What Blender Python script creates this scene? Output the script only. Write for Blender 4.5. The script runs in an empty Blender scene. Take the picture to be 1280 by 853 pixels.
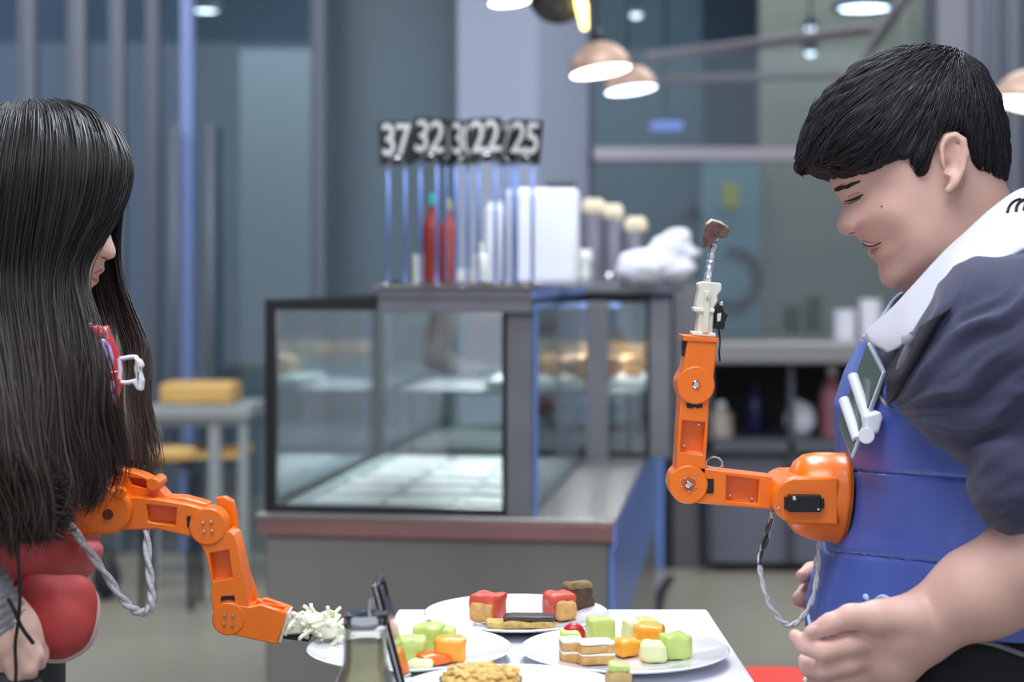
import bpy, bmesh, math, random
import numpy as np
from mathutils import Vector, Matrix, noise
from mathutils.bvhtree import BVHTree
random.seed(7); rng = np.random.default_rng(7)
SC = bpy.context.scene
COL = SC.collection
R = math.radians
# ------------------------------------------------------------------ camera, world, lights, exposure
F, CX, HY, CZ = 2100.0, 640.0, 350.0, 1.35          # focal length in px, principal column, horizon row, lens height
cam = bpy.data.cameras.new('camera'); camo = bpy.data.objects.new('camera', cam); COL.objects.link(camo)
camo.location = (0, 0, CZ); camo.rotation_euler = (R(90), 0, 0)
cam.sensor_width = 36; cam.lens = 36*F/1280; cam.shift_y = -(426.5-HY)/1280
cam.dof.use_dof = True; cam.dof.focus_distance = 1.84; cam.dof.aperture_fstop = 3.7
cam.clip_start = .05
SC.camera = camo
w = bpy.data.worlds.new('world'); SC.world = w; w.use_nodes = True
w.node_tree.nodes['Background'].inputs[0].default_value = (.84, .90, 1.0, 1)
w.node_tree.nodes['Background'].inputs[1].default_value = .72
SC.view_settings.view_transform = 'Standard'; SC.view_settings.look = 'None'
SC.view_settings.exposure = 0.0; SC.view_settings.gamma = 1; SC.view_settings.use_curve_mapping = False
def area(name, loc, target, sx, sy, watts, col=(1, 1, 1)):
    l = bpy.data.lights.new(name, 'AREA'); l.shape = 'RECTANGLE'; l.size = sx; l.size_y = sy; l.energy = watts; l.color = col
    o = bpy.data.objects.new(name, l); COL.objects.link(o); o.location = loc
    o.rotation_euler = (Vector(target)-Vector(loc)).to_track_quat('-Z', 'Y').to_euler(); return o
area('ceiling_panel_light', (-.1, .9, 3.1), (0, 1.7, 1.0), 1.6, 1.0, 52, (.90, .94, 1))
area('ceiling_panel_light', (.2, 3.2, 3.4), (.1, 3.2, 0), 1.6, .8, 95, (.86, .93, 1))
area('ceiling_panel_light', (-2.2, 6.2, 3.5), (-2.2, 7, 0), 2.0, 1.2, 85, (.92, .96, 1))
area('ceiling_panel_light', (2.0, 6.2, 3.5), (2.0, 7, 0), 2.0, 1.2, 90, (.95, .96, 1))
area('ceiling_panel_light', (0, 9.6, 3.65), (0, 11.2, 0), 6.0, .5, 75, (.86, .94, 1))

def at(px, py, Y): return Vector(((px-CX)/F*Y, Y, CZ-(py-HY)/F*Y))
def on(px, py, z):                                    # point of the horizontal plane z
    Y = (CZ-z)*F/(py-HY); return Vector(((px-CX)/F*Y, Y, z))
# ------------------------------------------------------------------ materials
def lin(c):
    return tuple((v/255/12.92 if v/255 <= .04045 else ((v/255+.055)/1.055)**2.4) for v in c)
MATS = {}
def mat(name, col, rough=.5, metal=0., var=0., vscale=20., bump=0., bscale=60., coat=0., stretch=None, emit=None, estr=0., spec=.5, sss=0., sheen=0.):
    if name in MATS: return MATS[name]
    m = bpy.data.materials.new(name); m.use_nodes = True; nt = m.node_tree; N = nt.nodes; L = nt.links
    b = N['Principled BSDF']; c = lin(col)+(1,)
    b.inputs['Base Color'].default_value = c; b.inputs['Roughness'].default_value = rough; b.inputs['Metallic'].default_value = metal
    b.inputs['Coat Weight'].default_value = coat; b.inputs['Specular IOR Level'].default_value = spec; b.inputs['Coat Roughness'].default_value = .12
    if sss: b.inputs['Subsurface Weight'].default_value = sss; b.inputs['Subsurface Radius'].default_value = (.012, .005, .003); b.inputs['Subsurface Scale'].default_value = 1
    if sheen: b.inputs['Sheen Weight'].default_value = sheen
    tc = N.new('ShaderNodeTexCoord'); mp = N.new('ShaderNodeMapping'); L.new(tc.outputs['Object'], mp.inputs[0])
    if stretch: mp.inputs['Scale'].default_value = stretch
    if var:
        n = N.new('ShaderNodeTexNoise'); n.inputs['Scale'].default_value = vscale; n.inputs['Detail'].default_value = 4; L.new(mp.outputs[0], n.inputs[0])
        r = N.new('ShaderNodeValToRGB'); L.new(n.outputs[0], r.inputs[0])
        r.color_ramp.elements[0].position = .3; r.color_ramp.elements[1].position = .7
        r.color_ramp.elements[0].color = tuple(v*(1-var) for v in c[:3])+(1,); r.color_ramp.elements[1].color = tuple(min(1, v*(1+var)) for v in c[:3])+(1,)
        L.new(r.outputs[0], b.inputs['Base Color'])
    if bump:
        n = N.new('ShaderNodeTexNoise'); n.inputs['Scale'].default_value = bscale; n.inputs['Detail'].default_value = 3; L.new(mp.outputs[0], n.inputs[0])
        bp = N.new('ShaderNodeBump'); bp.inputs['Strength'].default_value = bump; bp.inputs['Distance'].default_value = .004
        L.new(n.outputs[0], bp.inputs['Height']); L.new(bp.outputs[0], b.inputs['Normal'])
    if emit: b.inputs['Emission Color'].default_value = lin(emit)+(1,); b.inputs['Emission Strength'].default_value = estr
    MATS[name] = m; return m
def ombre(m, dark, light, z0, z1):                       # hair that grows browner towards its ends
    nt = m.node_tree; N = nt.nodes; L = nt.links; g = N.new('ShaderNodeNewGeometry'); sx = N.new('ShaderNodeSeparateXYZ'); L.new(g.outputs['Position'], sx.inputs[0])
    mr = N.new('ShaderNodeMapRange'); mr.inputs['From Min'].default_value = z0; mr.inputs['From Max'].default_value = z1; L.new(sx.outputs['Z'], mr.inputs[0])
    r = N.new('ShaderNodeValToRGB'); L.new(mr.outputs[0], r.inputs[0]); r.color_ramp.elements[0].color = lin(dark)+(1,); r.color_ramp.elements[1].color = lin(light)+(1,)
    L.new(r.outputs[0], N['Principled BSDF'].inputs['Base Color'])
def glassmat(name, tint, gloss=.12, rough=.02):
    m = bpy.data.materials.new(name); m.use_nodes = True; nt = m.node_tree; N = nt.nodes; L = nt.links
    N.remove(N['Principled BSDF']); out = N['Material Output']
    t = N.new('ShaderNodeBsdfTransparent'); t.inputs[0].default_value = lin(tint)+(1,)
    g = N.new('ShaderNodeBsdfGlossy'); g.inputs['Roughness'].default_value = rough; g.inputs[0].default_value = (.9, .95, 1, 1)
    fr = N.new('ShaderNodeLayerWeight'); fr.inputs[0].default_value = .25
    ma = N.new('ShaderNodeMath'); ma.operation = 'MULTIPLY_ADD'; ma.inputs[1].default_value = .6; ma.inputs[2].default_value = gloss
    L.new(fr.outputs['Fresnel'], ma.inputs[0]); mx = N.new('ShaderNodeMixShader'); L.new(ma.outputs[0], mx.inputs[0])
    L.new(t.outputs[0], mx.inputs[1]); L.new(g.outputs[0], mx.inputs[2]); L.new(mx.outputs[0], out.inputs[0]); return m
steel = mat('brushed_steel', (154, 149, 147), .28, .7, .05, 4, .5, 5, stretch=(1.6, 1.6, .16))
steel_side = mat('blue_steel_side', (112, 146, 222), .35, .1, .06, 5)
steel_dark = mat('dull_steel', (120, 120, 127), .45, .4, .08, 8)
ledge_reflection = mat('painted_red_reflection', (146, 106, 106), .3, .3, .12, 3)  # red stool's reflection in the steel ledge, put into the base colour
black = mat('black_plastic', (16, 16, 18), .4)
blackm = mat('black_frame', (20, 21, 24), .35)
chrome = mat('chrome', (215, 215, 220), .12, 1.)
white = mat('white_plastic', (232, 232, 226), .4)
offw = mat('ivory_plastic', (222, 220, 205), .45, 0, .06, 60)
china = mat('white_china', (236, 237, 242), .15, 0, coat=.4)
cloth = mat('white_cloth', (228, 230, 240), .8, 0, .03, 14, .15, 300)
orange = mat('orange_plastic', (238, 114, 10), .32, 0, .04, 30, .04, 500, coat=.25)
orange_in = mat('orange_recess', (232, 104, 8), .42, 0, .05, 30)
glass_case = glassmat('case_glass', (251, 254, 253), .07)
glass_wall = glassmat('wall_glass', (236, 244, 248), .05)
glass_jar = glassmat('jar_glass', (250, 251, 249), .06)
# ------------------------------------------------------------------ object helpers
def origin(o):
    v = Vector((0, 0, 0))
    while o: v += o.location; o = o.parent
    return v
def thing(name, label, cat, loc=(0, 0, 0), group=None):
    o = bpy.data.objects.new(name, None); COL.objects.link(o); o.location = loc; o.empty_display_size = .05
    o['label'] = label; o['category'] = cat
    if group: o['group'] = group
    return o
def tag(o, label=None, cat=None, group=None, kind=None):
    for k, v in (('label', label), ('category', cat), ('group', group), ('kind', kind)):
        if v: o[k] = v
    return o
def finish(name, me, m, parent=None, smooth=False, bevel=0, seg=2, loc=None, label=None, solid=0, subd=0, sharp=None, kind=None):
    o = bpy.data.objects.new(name, me); COL.objects.link(o)
    org = origin(parent) if parent else Vector(loc or (0, 0, 0))
    if org.length: me.transform(Matrix.Translation(-org))
    if parent: o.parent = parent
    else: o.location = org
    if m: me.materials.append(m)
    if smooth:
        me.polygons.foreach_set('use_smooth', [True]*len(me.polygons))
        if sharp: me.set_sharp_from_angle(angle=R(sharp))
    if solid: s = o.modifiers.new('solid', 'SOLIDIFY'); s.thickness = solid; s.offset = 0
    if bevel:
        b = o.modifiers.new('bevel', 'BEVEL'); b.width = bevel; b.segments = seg; b.limit_method = 'ANGLE'; b.angle_limit = R(40); b.harden_normals = False
    if subd: s = o.modifiers.new('sub', 'SUBSURF'); s.levels = subd; s.render_levels = subd
    if label: o['label'] = label
    if kind: o['kind'] = kind
    return o
class MB:
    def __init__(s): s.v = []; s.f = []
    def add(s, vs, fs):
        n = len(s.v); s.v += [tuple(v) for v in vs]; s.f += [tuple(i+n for i in f) for f in fs]; return s
    def box(s, c, size, rot=None):
        c = Vector(c); q = []
        for x in (-.5, .5):
            for y in (-.5, .5):
                for z in (-.5, .5):
                    p = Vector((x*size[0], y*size[1], z*size[2])); q.append(c+(rot @ p if rot else p))
        return s.add(q, [(0, 1, 3, 2), (4, 6, 7, 5), (0, 4, 5, 1), (2, 3, 7, 6), (0, 2, 6, 4), (1, 5, 7, 3)])
    def hexa(s, a, b):                                   # two quads (loops) -> solid
        return s.prismv(a, b)
    def prismv(s, a, b):
        n = len(a); return s.add(list(a)+list(b), [tuple(range(n-1, -1, -1)), tuple(range(n, 2*n))]+[(i, (i+1) % n, (i+1) % n+n, i+n) for i in range(n)])
    def plate(s, pts, Y0, Y1, Yref=None):                # outline in px at depth Yref (default mid), extruded Y0..Y1
        Yr = Yref or (Y0+Y1)/2; q = [at(p[0], p[1], Yr) for p in pts]
        area2 = sum(q[i].x*q[(i+1) % len(q)].z-q[(i+1) % len(q)].x*q[i].z for i in range(len(q)))
        if area2 < 0: q = q[::-1]
        return s.prismv([Vector((p.x, Y0, p.z)) for p in q], [Vector((p.x, Y1, p.z)) for p in q])
    def tube(s, pts, r, seg=10, caps=True, flat=1.0):
        P = [Vector(p) for p in pts]; n = len(P); rr = r if hasattr(r, '__len__') else [r]*n; vs = []; up = None
        for i in range(n):
            t = (P[min(i+1, n-1)]-P[max(i-1, 0)]).normalized()
            if up is None: up = Vector((0, 0, 1)) if abs(t.z) < .9 else Vector((1, 0, 0))
            sd = t.cross(up).normalized(); up = sd.cross(t).normalized()
            for k in range(seg):
                a = 2*math.pi*k/seg; vs.append(P[i]+(sd*math.cos(a)+up*math.sin(a)*flat)*rr[i])
        fs = [(i*seg+k, i*seg+(k+1) % seg, (i+1)*seg+(k+1) % seg, (i+1)*seg+k) for i in range(n-1) for k in range(seg)]
        if caps: fs += [tuple(range(seg-1, -1, -1)), tuple((n-1)*seg+k for k in range(seg))]
        return s.add(vs, fs)
    def lathe(s, prof, c, seg=32, rot=None, close=True):
        c = Vector(c); vs = []
        for r, z in prof:
            for k in range(seg):
                a = 2*math.pi*k/seg; p = Vector((r*math.cos(a), r*math.sin(a), z)); vs.append(c+(rot @ p if rot else p))
        n = len(prof); fs = [(i*seg+k, i*seg+(k+1) % seg, (i+1)*seg+(k+1) % seg, (i+1)*seg+k) for i in range(n-1) for k in range(seg)]
        if close: fs += [tuple(range(seg-1, -1, -1)), tuple((n-1)*seg+k for k in range(seg))]
        return s.add(vs, fs)
    def ell(s, c, r, seg=20, rings=12, rot=None):
        prof = [(max(1e-4, math.sin(math.pi*i/rings)), -math.cos(math.pi*i/rings)) for i in range(rings+1)]
        M = Matrix.Diagonal(Vector(r)); M = rot @ M if rot else M
        return s.lathe(prof, c, seg, M)
    def mesh(s, name):
        me = bpy.data.meshes.new(name); me.from_pydata(s.v, [], s.f); me.update()
        bm = bmesh.new(); bm.from_mesh(me); bmesh.ops.recalc_face_normals(bm, faces=bm.faces); bm.to_mesh(me); bm.free(); return me
    def build(s, name, m, parent=None, **k): return finish(name, s.mesh(name), m, parent, **k)
def rotfrom(z, x=None):                                  # rotation whose local Z is z
    return Vector(z).to_track_quat('Z', 'Y').to_matrix()
def structure(o): o['kind'] = 'structure'; return o
def copy_tree(root, loc, label=None):
    r = root.copy(); COL.objects.link(r); r.location = loc
    if label: r['label'] = label
    for ch in list(root.children):
        c = ch.copy(); COL.objects.link(c); c.parent = r
        for g in list(ch.children): d = g.copy(); COL.objects.link(d); d.parent = c
    return r
def circle_px(cx, cy, r, n=20, a0=0, a1=360):
    return [(cx+r*math.cos(R(a0+(a1-a0)*i/n)), cy+r*math.sin(R(a0+(a1-a0)*i/n))) for i in range(n+(1 if a1-a0 < 360 else 0))]
def spline(pts, n):
    P = np.array([tuple(p) for p in pts], float); k = len(P); out = []
    for t in np.linspace(0, k-1, n):
        i = min(int(t), k-2); u = t-i; p0, p1, p2, p3 = P[max(i-1, 0)], P[i], P[i+1], P[min(i+2, k-1)]
        out.append(.5*((2*p1)+(-p0+p2)*u+(2*p0-5*p1+4*p2-p3)*u*u+(-p0+3*p1-3*p2+p3)*u**3))
    return [Vector(o) for o in out]
# ------------------------------------------------------------------ signed-distance bodies (one continuous surface)
class SDF:
    def __init__(s, lo, hi, h):
        s.lo = np.array(lo, np.float32); s.h = h; s.n = np.ceil((np.array(hi)-s.lo)/h).astype(int)+1
        s.D = np.full(s.n, .2, np.float32)
    def sub(s, lo, hi, pad):
        a = np.clip(np.floor((np.array(lo)-pad-s.lo)/s.h).astype(int), 0, s.n-1); b = np.clip(np.ceil((np.array(hi)+pad-s.lo)/s.h).astype(int)+1, 1, s.n)
        b = np.maximum(b, a+1); sl = tuple(slice(i, j) for i, j in zip(a, b))
        X = (s.lo[0]+s.h*np.arange(a[0], b[0], dtype=np.float32))[:, None, None]; Y = (s.lo[1]+s.h*np.arange(a[1], b[1], dtype=np.float32))[None, :, None]
        Z = (s.lo[2]+s.h*np.arange(a[2], b[2], dtype=np.float32))[None, None, :]
        return sl, X, Y, Z
    def merge(s, sl, d, k):
        D = s.D[sl]
        if k > 0: h = np.maximum(k-np.abs(D-d), 0)/k; s.D[sl] = np.minimum(D, d)-h*h*k*.25
        else: s.D[sl] = np.minimum(D, d)
    def cut(s, sl, d, k=.003):
        D = s.D[sl]; d = -d; h = np.maximum(k-np.abs(D-d), 0)/k; s.D[sl] = np.maximum(D, d)+h*h*k*.25
    def cone(s, p0, p1, r0, r1, k=.01, flat=None):
        p0 = np.array(p0, np.float32); p1 = np.array(p1, np.float32); m = max(r0, r1)
        sl, X, Y, Z = s.sub(np.minimum(p0, p1)-m, np.maximum(p0, p1)+m, .03); v = p1-p0; L = max(float(v @ v), 1e-9)
        t = np.clip(((X-p0[0])*v[0]+(Y-p0[1])*v[1]+(Z-p0[2])*v[2])/L, 0, 1)
        d = np.sqrt((X-p0[0]-t*v[0])**2+(Y-p0[1]-t*v[1])**2+(Z-p0[2]-t*v[2])**2)-(r0+(r1-r0)*t); s.merge(sl, d, k)
    def chain(s, pts, rs, k=.006):
        for i in range(len(pts)-1): s.cone(pts[i], pts[i+1], rs[i], rs[i+1], k)
    def elld(s, c, r, rot=None):
        m = max(r); c = np.array(c, np.float32); sl, X, Y, Z = s.sub(c-m, c+m, .03); q = (X-c[0], Y-c[1], Z-c[2])
        if rot is not None: A = np.array(rot, np.float32).T; q = tuple(A[i, 0]*q[0]+A[i, 1]*q[1]+A[i, 2]*q[2] for i in range(3))
        k0 = np.sqrt((q[0]/r[0])**2+(q[1]/r[1])**2+(q[2]/r[2])**2); return sl, (k0-1)*min(r)*np.clip(k0, .6, 1.4)
    def ell(s, c, r, k=.01, rot=None): sl, d = s.elld(c, r, rot); s.merge(sl, d, k)
    def cutell(s, c, r, k=.003, rot=None): sl, d = s.elld(c, r, rot); s.cut(sl, d, k)
    def poly(s, px, Yr, yc, wfun, Rr, k=.01, region=None, rk=.004, blur=.009):
        P = np.array([(at(p[0], p[1], Yr).x, at(p[0], p[1], Yr).z) for p in px], np.float32); wm = .13
        sl, X, Y, Z = s.sub((P[:, 0].min(), yc-wm, P[:, 1].min()), (P[:, 0].max(), yc+wm, P[:, 1].max()), .02)
        x = X[:, 0, :]; z = Z[:, 0, :]; x, z = np.broadcast_arrays(x, z); d2 = sdpoly(x, z, P); d = -d2; db = d.copy(); m_ = max(2, int(blur/s.h)); kr = np.exp(-.5*(np.arange(-2*m_, 2*m_+1)/m_)**2); kr /= kr.sum()
        pw = np.pad(db, 2*m_, mode='edge'); pw = np.apply_along_axis(lambda q: np.convolve(q, kr, 'valid'), 0, pw); pw = np.apply_along_axis(lambda q: np.convolve(q, kr, 'valid'), 1, pw)
        t_ = np.clip((d-.003)/.016, 0, 1); t_ = t_*t_*(3-2*t_); d = (d*(1-t_)+pw*t_).astype(np.float32)
        W = wfun(x, z); u = np.maximum(1-d/Rr, 0); G = np.sqrt(u[:, None, :]**2+((Y-yc)/W[:, None, :])**2)-1
        G = G*np.minimum(Rr, .06)
        if region is not None:
            Q = np.array([(at(p[0], p[1], Yr).x, at(p[0], p[1], Yr).z) for p in region], np.float32); e = sdpoly(x, z, Q)[:, None, :]
            e = np.broadcast_to(e, G.shape); h = np.maximum(rk-np.abs(G-e), 0)/rk; G = np.maximum(G, e)+h*h*rk*.25
        s.merge(sl, G.astype(np.float32), k)
    def loft(s, lev, yc, off=0, k=.01, n=2.4):                 # lev: (z, xfront, xback, halfwidth), z descending
        L = np.array(lev, np.float32)[::-1]; sl, X, Y, Z = s.sub((L[:, 1:3].min(), yc-L[:, 3].max(), L[0, 0]), (L[:, 1:3].max(), yc+L[:, 3].max(), L[-1, 0]), .02)
        z = Z[0, 0]; xf = np.interp(z, L[:, 0], L[:, 1]); xb = np.interp(z, L[:, 0], L[:, 2]); b = np.interp(z, L[:, 0], L[:, 3])-off
        a = np.abs(xb-xf)/2-off; xc = (xf+xb)/2
        g = ((np.abs(X-xc)/a)**n+(np.abs(Y-yc)/b)**n)**(1/n)-1; d = g*np.minimum(a, b)
        d = np.maximum(d, np.maximum(z-(L[-1, 0]-off), (L[0, 0]+off)-z)[None, None, :]); s.merge(sl, d.astype(np.float32), k)
    def mesh(s, name, smooth=1):
        D = s.D; D[0] = D[-1] = .2; D[:, 0] = D[:, -1] = .2; D[:, :, 0] = D[:, :, -1] = .2
        S = D < 0; c = np.zeros(tuple(s.n-1), np.int8)
        for i in (0, 1):
            for j in (0, 1):
                for k in (0, 1): c += S[i:S.shape[0]-1+i, j:S.shape[1]-1+j, k:S.shape[2]-1+k]
        idx = np.argwhere((c > 0) & (c < 8)); offs = np.array([(i, j, k) for i in (0, 1) for j in (0, 1) for k in (0, 1)])
        V = np.stack([D[tuple((idx+o).T)] for o in offs], 1); acc = np.zeros((len(idx), 3)); cnt = np.zeros(len(idx))
        for a in range(8):
            for b in range(a+1, 8):
                if np.abs(offs[a]-offs[b]).sum() != 1: continue
                m = (V[:, a] < 0) != (V[:, b] < 0); t = V[m, a]/(V[m, a]-V[m, b]); acc[m] += offs[a]+t[:, None]*(offs[b]-offs[a]); cnt[m] += 1
        pos = s.lo+s.h*(idx+acc/cnt[:, None]); vid = np.full(c.shape, -1, np.int32); vid[tuple(idx.T)] = np.arange(len(idx)); F_ = []
        for ax in range(3):
            A = np.moveaxis(S, ax, 0); q = np.argwhere(A[:-1] != A[1:]); q = q[(q[:, 1] > 0) & (q[:, 2] > 0)]
            sg = A[tuple(q.T)]; v = np.moveaxis(vid, ax, 0); a = [v[q[:, 0], q[:, 1]+j, q[:, 2]+k] for j, k in ((-1, -1), (0, -1), (0, 0), (-1, 0))]
            f = np.stack(a, 1); fl = sg if ax != 1 else ~sg; f[~fl] = f[~fl][:, ::-1]; F_.append(f)
        Fa = np.concatenate(F_); Fa = Fa[(Fa >= 0).all(1)]
        for _ in range(smooth):
            sm = np.zeros_like(pos); ct = np.zeros(len(pos))
            for i in range(4):
                np.add.at(sm, Fa[:, i], pos[Fa[:, (i+1) % 4]]); np.add.at(ct, Fa[:, i], 1)
            pos = pos*.5+.5*sm/np.maximum(ct, 1)[:, None]
        return npmesh(name, pos, Fa)
def npmesh(name, pos, Fa):
    me = bpy.data.meshes.new(name); k = Fa.shape[1]; me.vertices.add(len(pos)); me.vertices.foreach_set('co', np.asarray(pos, np.float32).ravel())
    me.loops.add(Fa.size); me.loops.foreach_set('vertex_index', Fa.ravel().astype(np.int32)); me.polygons.add(len(Fa))
    me.polygons.foreach_set('loop_start', np.arange(0, Fa.size, k, dtype=np.int32)); me.update(calc_edges=True); me.validate(); return me
def sdpoly(x, z, P):
    d = np.full(x.shape, 1e9, np.float32); ins = np.zeros(x.shape, bool); n = len(P)
    for i in range(n):
        a = P[i]; b = P[i-1]; ex, ez = b-a; wx = x-a[0]; wz = z-a[1]; t = np.clip((wx*ex+wz*ez)/(ex*ex+ez*ez+1e-12), 0, 1)
        d = np.minimum(d, (wx-ex*t)**2+(wz-ez*t)**2)
        c = ((a[1] > z) != (b[1] > z)) & (x < (b[0]-a[0])*(z-a[1])/(b[1]-a[1]+1e-12)+a[0]); ins ^= c
    d = np.sqrt(d); return np.where(ins, -d, d)
def strands(name, S, r0, m, parent, label=None, taper=.25):      # S (N,K,3) polylines -> three-sided tapered tubes in one part
    S = np.asarray(S, np.float32); N, K, _ = S.shape; T = np.gradient(S, axis=1); T /= np.linalg.norm(T, axis=2, keepdims=True)+1e-9
    ref = np.array([0.13, 1, .21], np.float32); A = np.cross(T, ref); A /= np.linalg.norm(A, axis=2, keepdims=True)+1e-9; B = np.cross(T, A)
    rr = np.asarray(r0, np.float32).reshape(-1, 1, 1)*np.interp(np.linspace(0, 1, K), [0, .1, .6, 1], [.7, 1, .9, taper])[None, :, None]
    V = np.stack([S+rr*(A*math.cos(a)+B*math.sin(a)) for a in (0, 2.094, 4.189)], 2).reshape(-1, 3)
    base = (np.arange(N)[:, None, None]*K+np.arange(K-1)[None, :, None])*3; k = np.arange(3)[None, None, :]; k2 = (k+1) % 3
    Fa = np.stack(np.broadcast_arrays(base+k, base+k2, base+3+k2, base+3+k), -1).reshape(-1, 4)
    return finish(name, npmesh(name, V, Fa), m, parent, smooth=True, label=label)
def bvh_of(me, off=None):
    return BVHTree.FromPolygons([v.co.copy() for v in me.vertices], [tuple(p.vertices) for p in me.polygons])
def surf(bvh, px, py, lift=0.):                                   # where a line of sight meets a surface, lifted off it
    d = at(px, py, 1).copy(); d = (d-Vector((0, 0, CZ))).normalized(); l, n, i, _ = bvh.ray_cast(Vector((0, 0, CZ)), d)
    if l is None: return None
    return l+n*lift
# ================================================================== SETTING
floor_m = mat('concrete_floor', (150, 146, 132), .32, 0, .07, 2.2, .03, 30)
MB().box((0, 6, -.05), (14, 20, .1)).build('floor', floor_m)['kind'] = 'structure'
MB().box((0, 6.6, 3.80), (14, 14, .1)).build('ceiling', mat('dark_ceiling', (92, 100, 112), .8))['kind'] = 'structure'
MB().box((-6.9, 6.5, 1.9), (.15, 14, 3.9)).build('wall_left', mat('left_wall_paint', (104, 122, 146), .6))['kind'] = 'structure'
MB().box((6.9, 6.5, 1.9), (.15, 14, 3.9)).build('wall_right', mat('right_wall_paint', (120, 122, 128), .6))['kind'] = 'structure'
wb = MB().box((0, 12.2, 1.9), (14, .15, 3.9)).build('wall_back', mat('corridor_wall', (108, 128, 148), .6, 0, .05, 1.5)); wb['kind'] = 'structure'
def panel(px0, px1, py0, py1, Y, th, m, name, kind='structure', parent=None, bev=0):
    a = at(px0, py0, Y); b = at(px1, py1, Y)
    o = MB().box(((a.x+b.x)/2, Y+th/2, (a.z+b.z)/2), (abs(b.x-a.x), th, abs(a.z-b.z))).build(name, m, parent, bevel=bev)
    if kind: o['kind'] = kind
    return o
FB = HY+F*CZ/8.3                                         # floor row at the glass line
YG = 8.3
# rooms seen through the glass
panel(950, 1172, -160, 462, 10.4, .1, mat('beige_partition', (138, 134, 120), .7, 0, .04, 2), 'wall_beige')
panel(878, 950, 200, 640, 10.3, .12, mat('teal_partition', (112, 138, 146), .6, 0, .03, 2), 'wall_teal')
panel(742, 878, -160, 640, 11.2, .1, mat('green_grey_wall', (88, 104, 114), .7), 'wall_corridor')
panel(405, 574, -200, 650, 8.5, .12, mat('slate_panel', (100, 119, 132), .45, 0, .05, 1.2), 'wall_slate')
panel(300, 388, 62, 640, 10.6, .1, mat('pale_partition', (140, 152, 158), .7), 'wall_pale')
panel(-320, 232, -200, 690, 8.9, .1, mat('blue_grey_panel', (118, 130, 156), .4, 0, .05, 1.4), 'wall_blue')
# glass walls with their mullions
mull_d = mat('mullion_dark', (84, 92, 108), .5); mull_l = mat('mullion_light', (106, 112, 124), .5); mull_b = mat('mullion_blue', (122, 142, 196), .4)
def glass_window(name, x0, x1, ytop, ybot, bars, Y=YG):
    p = panel(x0, x1, ytop, ybot, Y, .012, glass_wall, name)
    for (a, b, m) in bars: panel(a, b, ytop, ybot, Y-.05, .09, m, 'mullion', None, p)
    return p
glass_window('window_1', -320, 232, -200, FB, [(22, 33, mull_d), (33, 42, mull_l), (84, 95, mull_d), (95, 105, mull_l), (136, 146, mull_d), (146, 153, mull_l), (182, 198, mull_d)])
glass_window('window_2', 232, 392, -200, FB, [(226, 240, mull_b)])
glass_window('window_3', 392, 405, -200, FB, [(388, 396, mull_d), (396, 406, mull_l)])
w4 = glass_window('window_4', 742, 1172, -200, 640, [(733, 743, mull_d), (1160, 1171, blackm)], 8.6)
rail = mat('rail_steel', (160, 154, 162), .3, .6)
panel(742, 1160, 184, 200, 8.5, .07, rail, 'transom', None, w4)
for nm, xa, m in (('door_handle', 213, mull_l), ('door_handle', 258, mull_l)):
    a = at(xa+5, 155, 8.18); b = at(xa+5, 560, 8.18); mb = MB().tube([a, b], .017, 10)
    for zz in (.2, .8): q = a.lerp(b, zz); mb.tube([q, q+Vector((0, .1, 0))], .01, 8)
    tag(mb.build('door_handle', m, bpy.data.objects['window_2'], smooth=True)); ('tall bar handle on the glass door %s' % ('left of the bright blue frame post' if xa == 213 else 'right of the bright blue frame post'), 'door handle', 'long glass door handles')
# column
cm = mat('column_paint', (154, 164, 186), .6); a = at(572, 0, 7.6); b = at(672, 0, 7.6); c = at(735, 0, 8.2)
mb = MB(); q = [Vector((a.x, 7.6, 0)), Vector((b.x, 7.6, 0)), Vector((c.x, 8.2, 0)), Vector((a.x, 8.2, 0))]
structure(mb.prismv(q, [p+Vector((0, 0, 3.75)) for p in q]).build('column', cm))
# grey wall with strips, right
wr = panel(1172, 1420, -200, 690, 8.2, .2, mat('grey_strip_wall', (112, 114, 126), .5), 'wall_strips')
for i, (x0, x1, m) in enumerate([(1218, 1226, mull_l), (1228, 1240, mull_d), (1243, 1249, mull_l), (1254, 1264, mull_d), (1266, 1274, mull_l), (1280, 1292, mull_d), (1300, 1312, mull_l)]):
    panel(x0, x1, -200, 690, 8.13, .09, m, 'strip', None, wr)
# pipes and far lamps behind the right glass
pipe = mat('copper_pipe', (178, 150, 150), .5)
for lab, pts, r in (('long pinkish pipe sloping up to the right behind the glass', [(808, 72), (1092, 36)], .030), ('lower level pinkish pipe running behind the glass', [(832, 99), (1062, 93)], .024), ('steep brownish pipe crossing behind the glass above the man', [(1040, 130), (1138, -14)], .034)):
    p = [at(x, y, 9.2+i*.2) for i, (x, y) in enumerate(pts)]; tag(MB().tube(p, r, 12).build('pipe', pipe, smooth=True, sharp=60), lab, 'pipe', 'pipes behind the glass')
def downlight(px, py, Y, w_, lab, st, col=(236, 246, 255)):
    c = at(px, py, Y); t = thing('downlight', lab, 'ceiling light', c, 'far ceiling lights')
    MB().lathe([(w_*.5, 0), (w_*.62, 0), (w_*.62, .05), (w_*.5, .05)], c, 24, close=False).build('trim_ring', mull_l, t)
    (MB().lathe([(.001, .012), (w_*.5, .012)], c, 24, close=False) if w_ > .1 else MB().ell(c, (w_*.4, w_*.4, w_*.3), 14, 10)).build('diffuser', mat('lamp_glow_%d' % st, col, .5, emit=col, estr=st), t)
    MB().lathe([(w_*.1, .05), (w_*.1, max(.06, 3.75-c.z))], c, 10).build('stem', blackm, t)
downlight(1080, 12, 9.9, .30, 'bright oval ceiling light behind the glass above the man', 9)
downlight(257, 15, 9.9, .16, 'bright ceiling light behind the left glass door', 7)
downlight(795, 18, 9.6, .08, 'tiny ceiling spot behind the glass near the pendants', 3)
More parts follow.
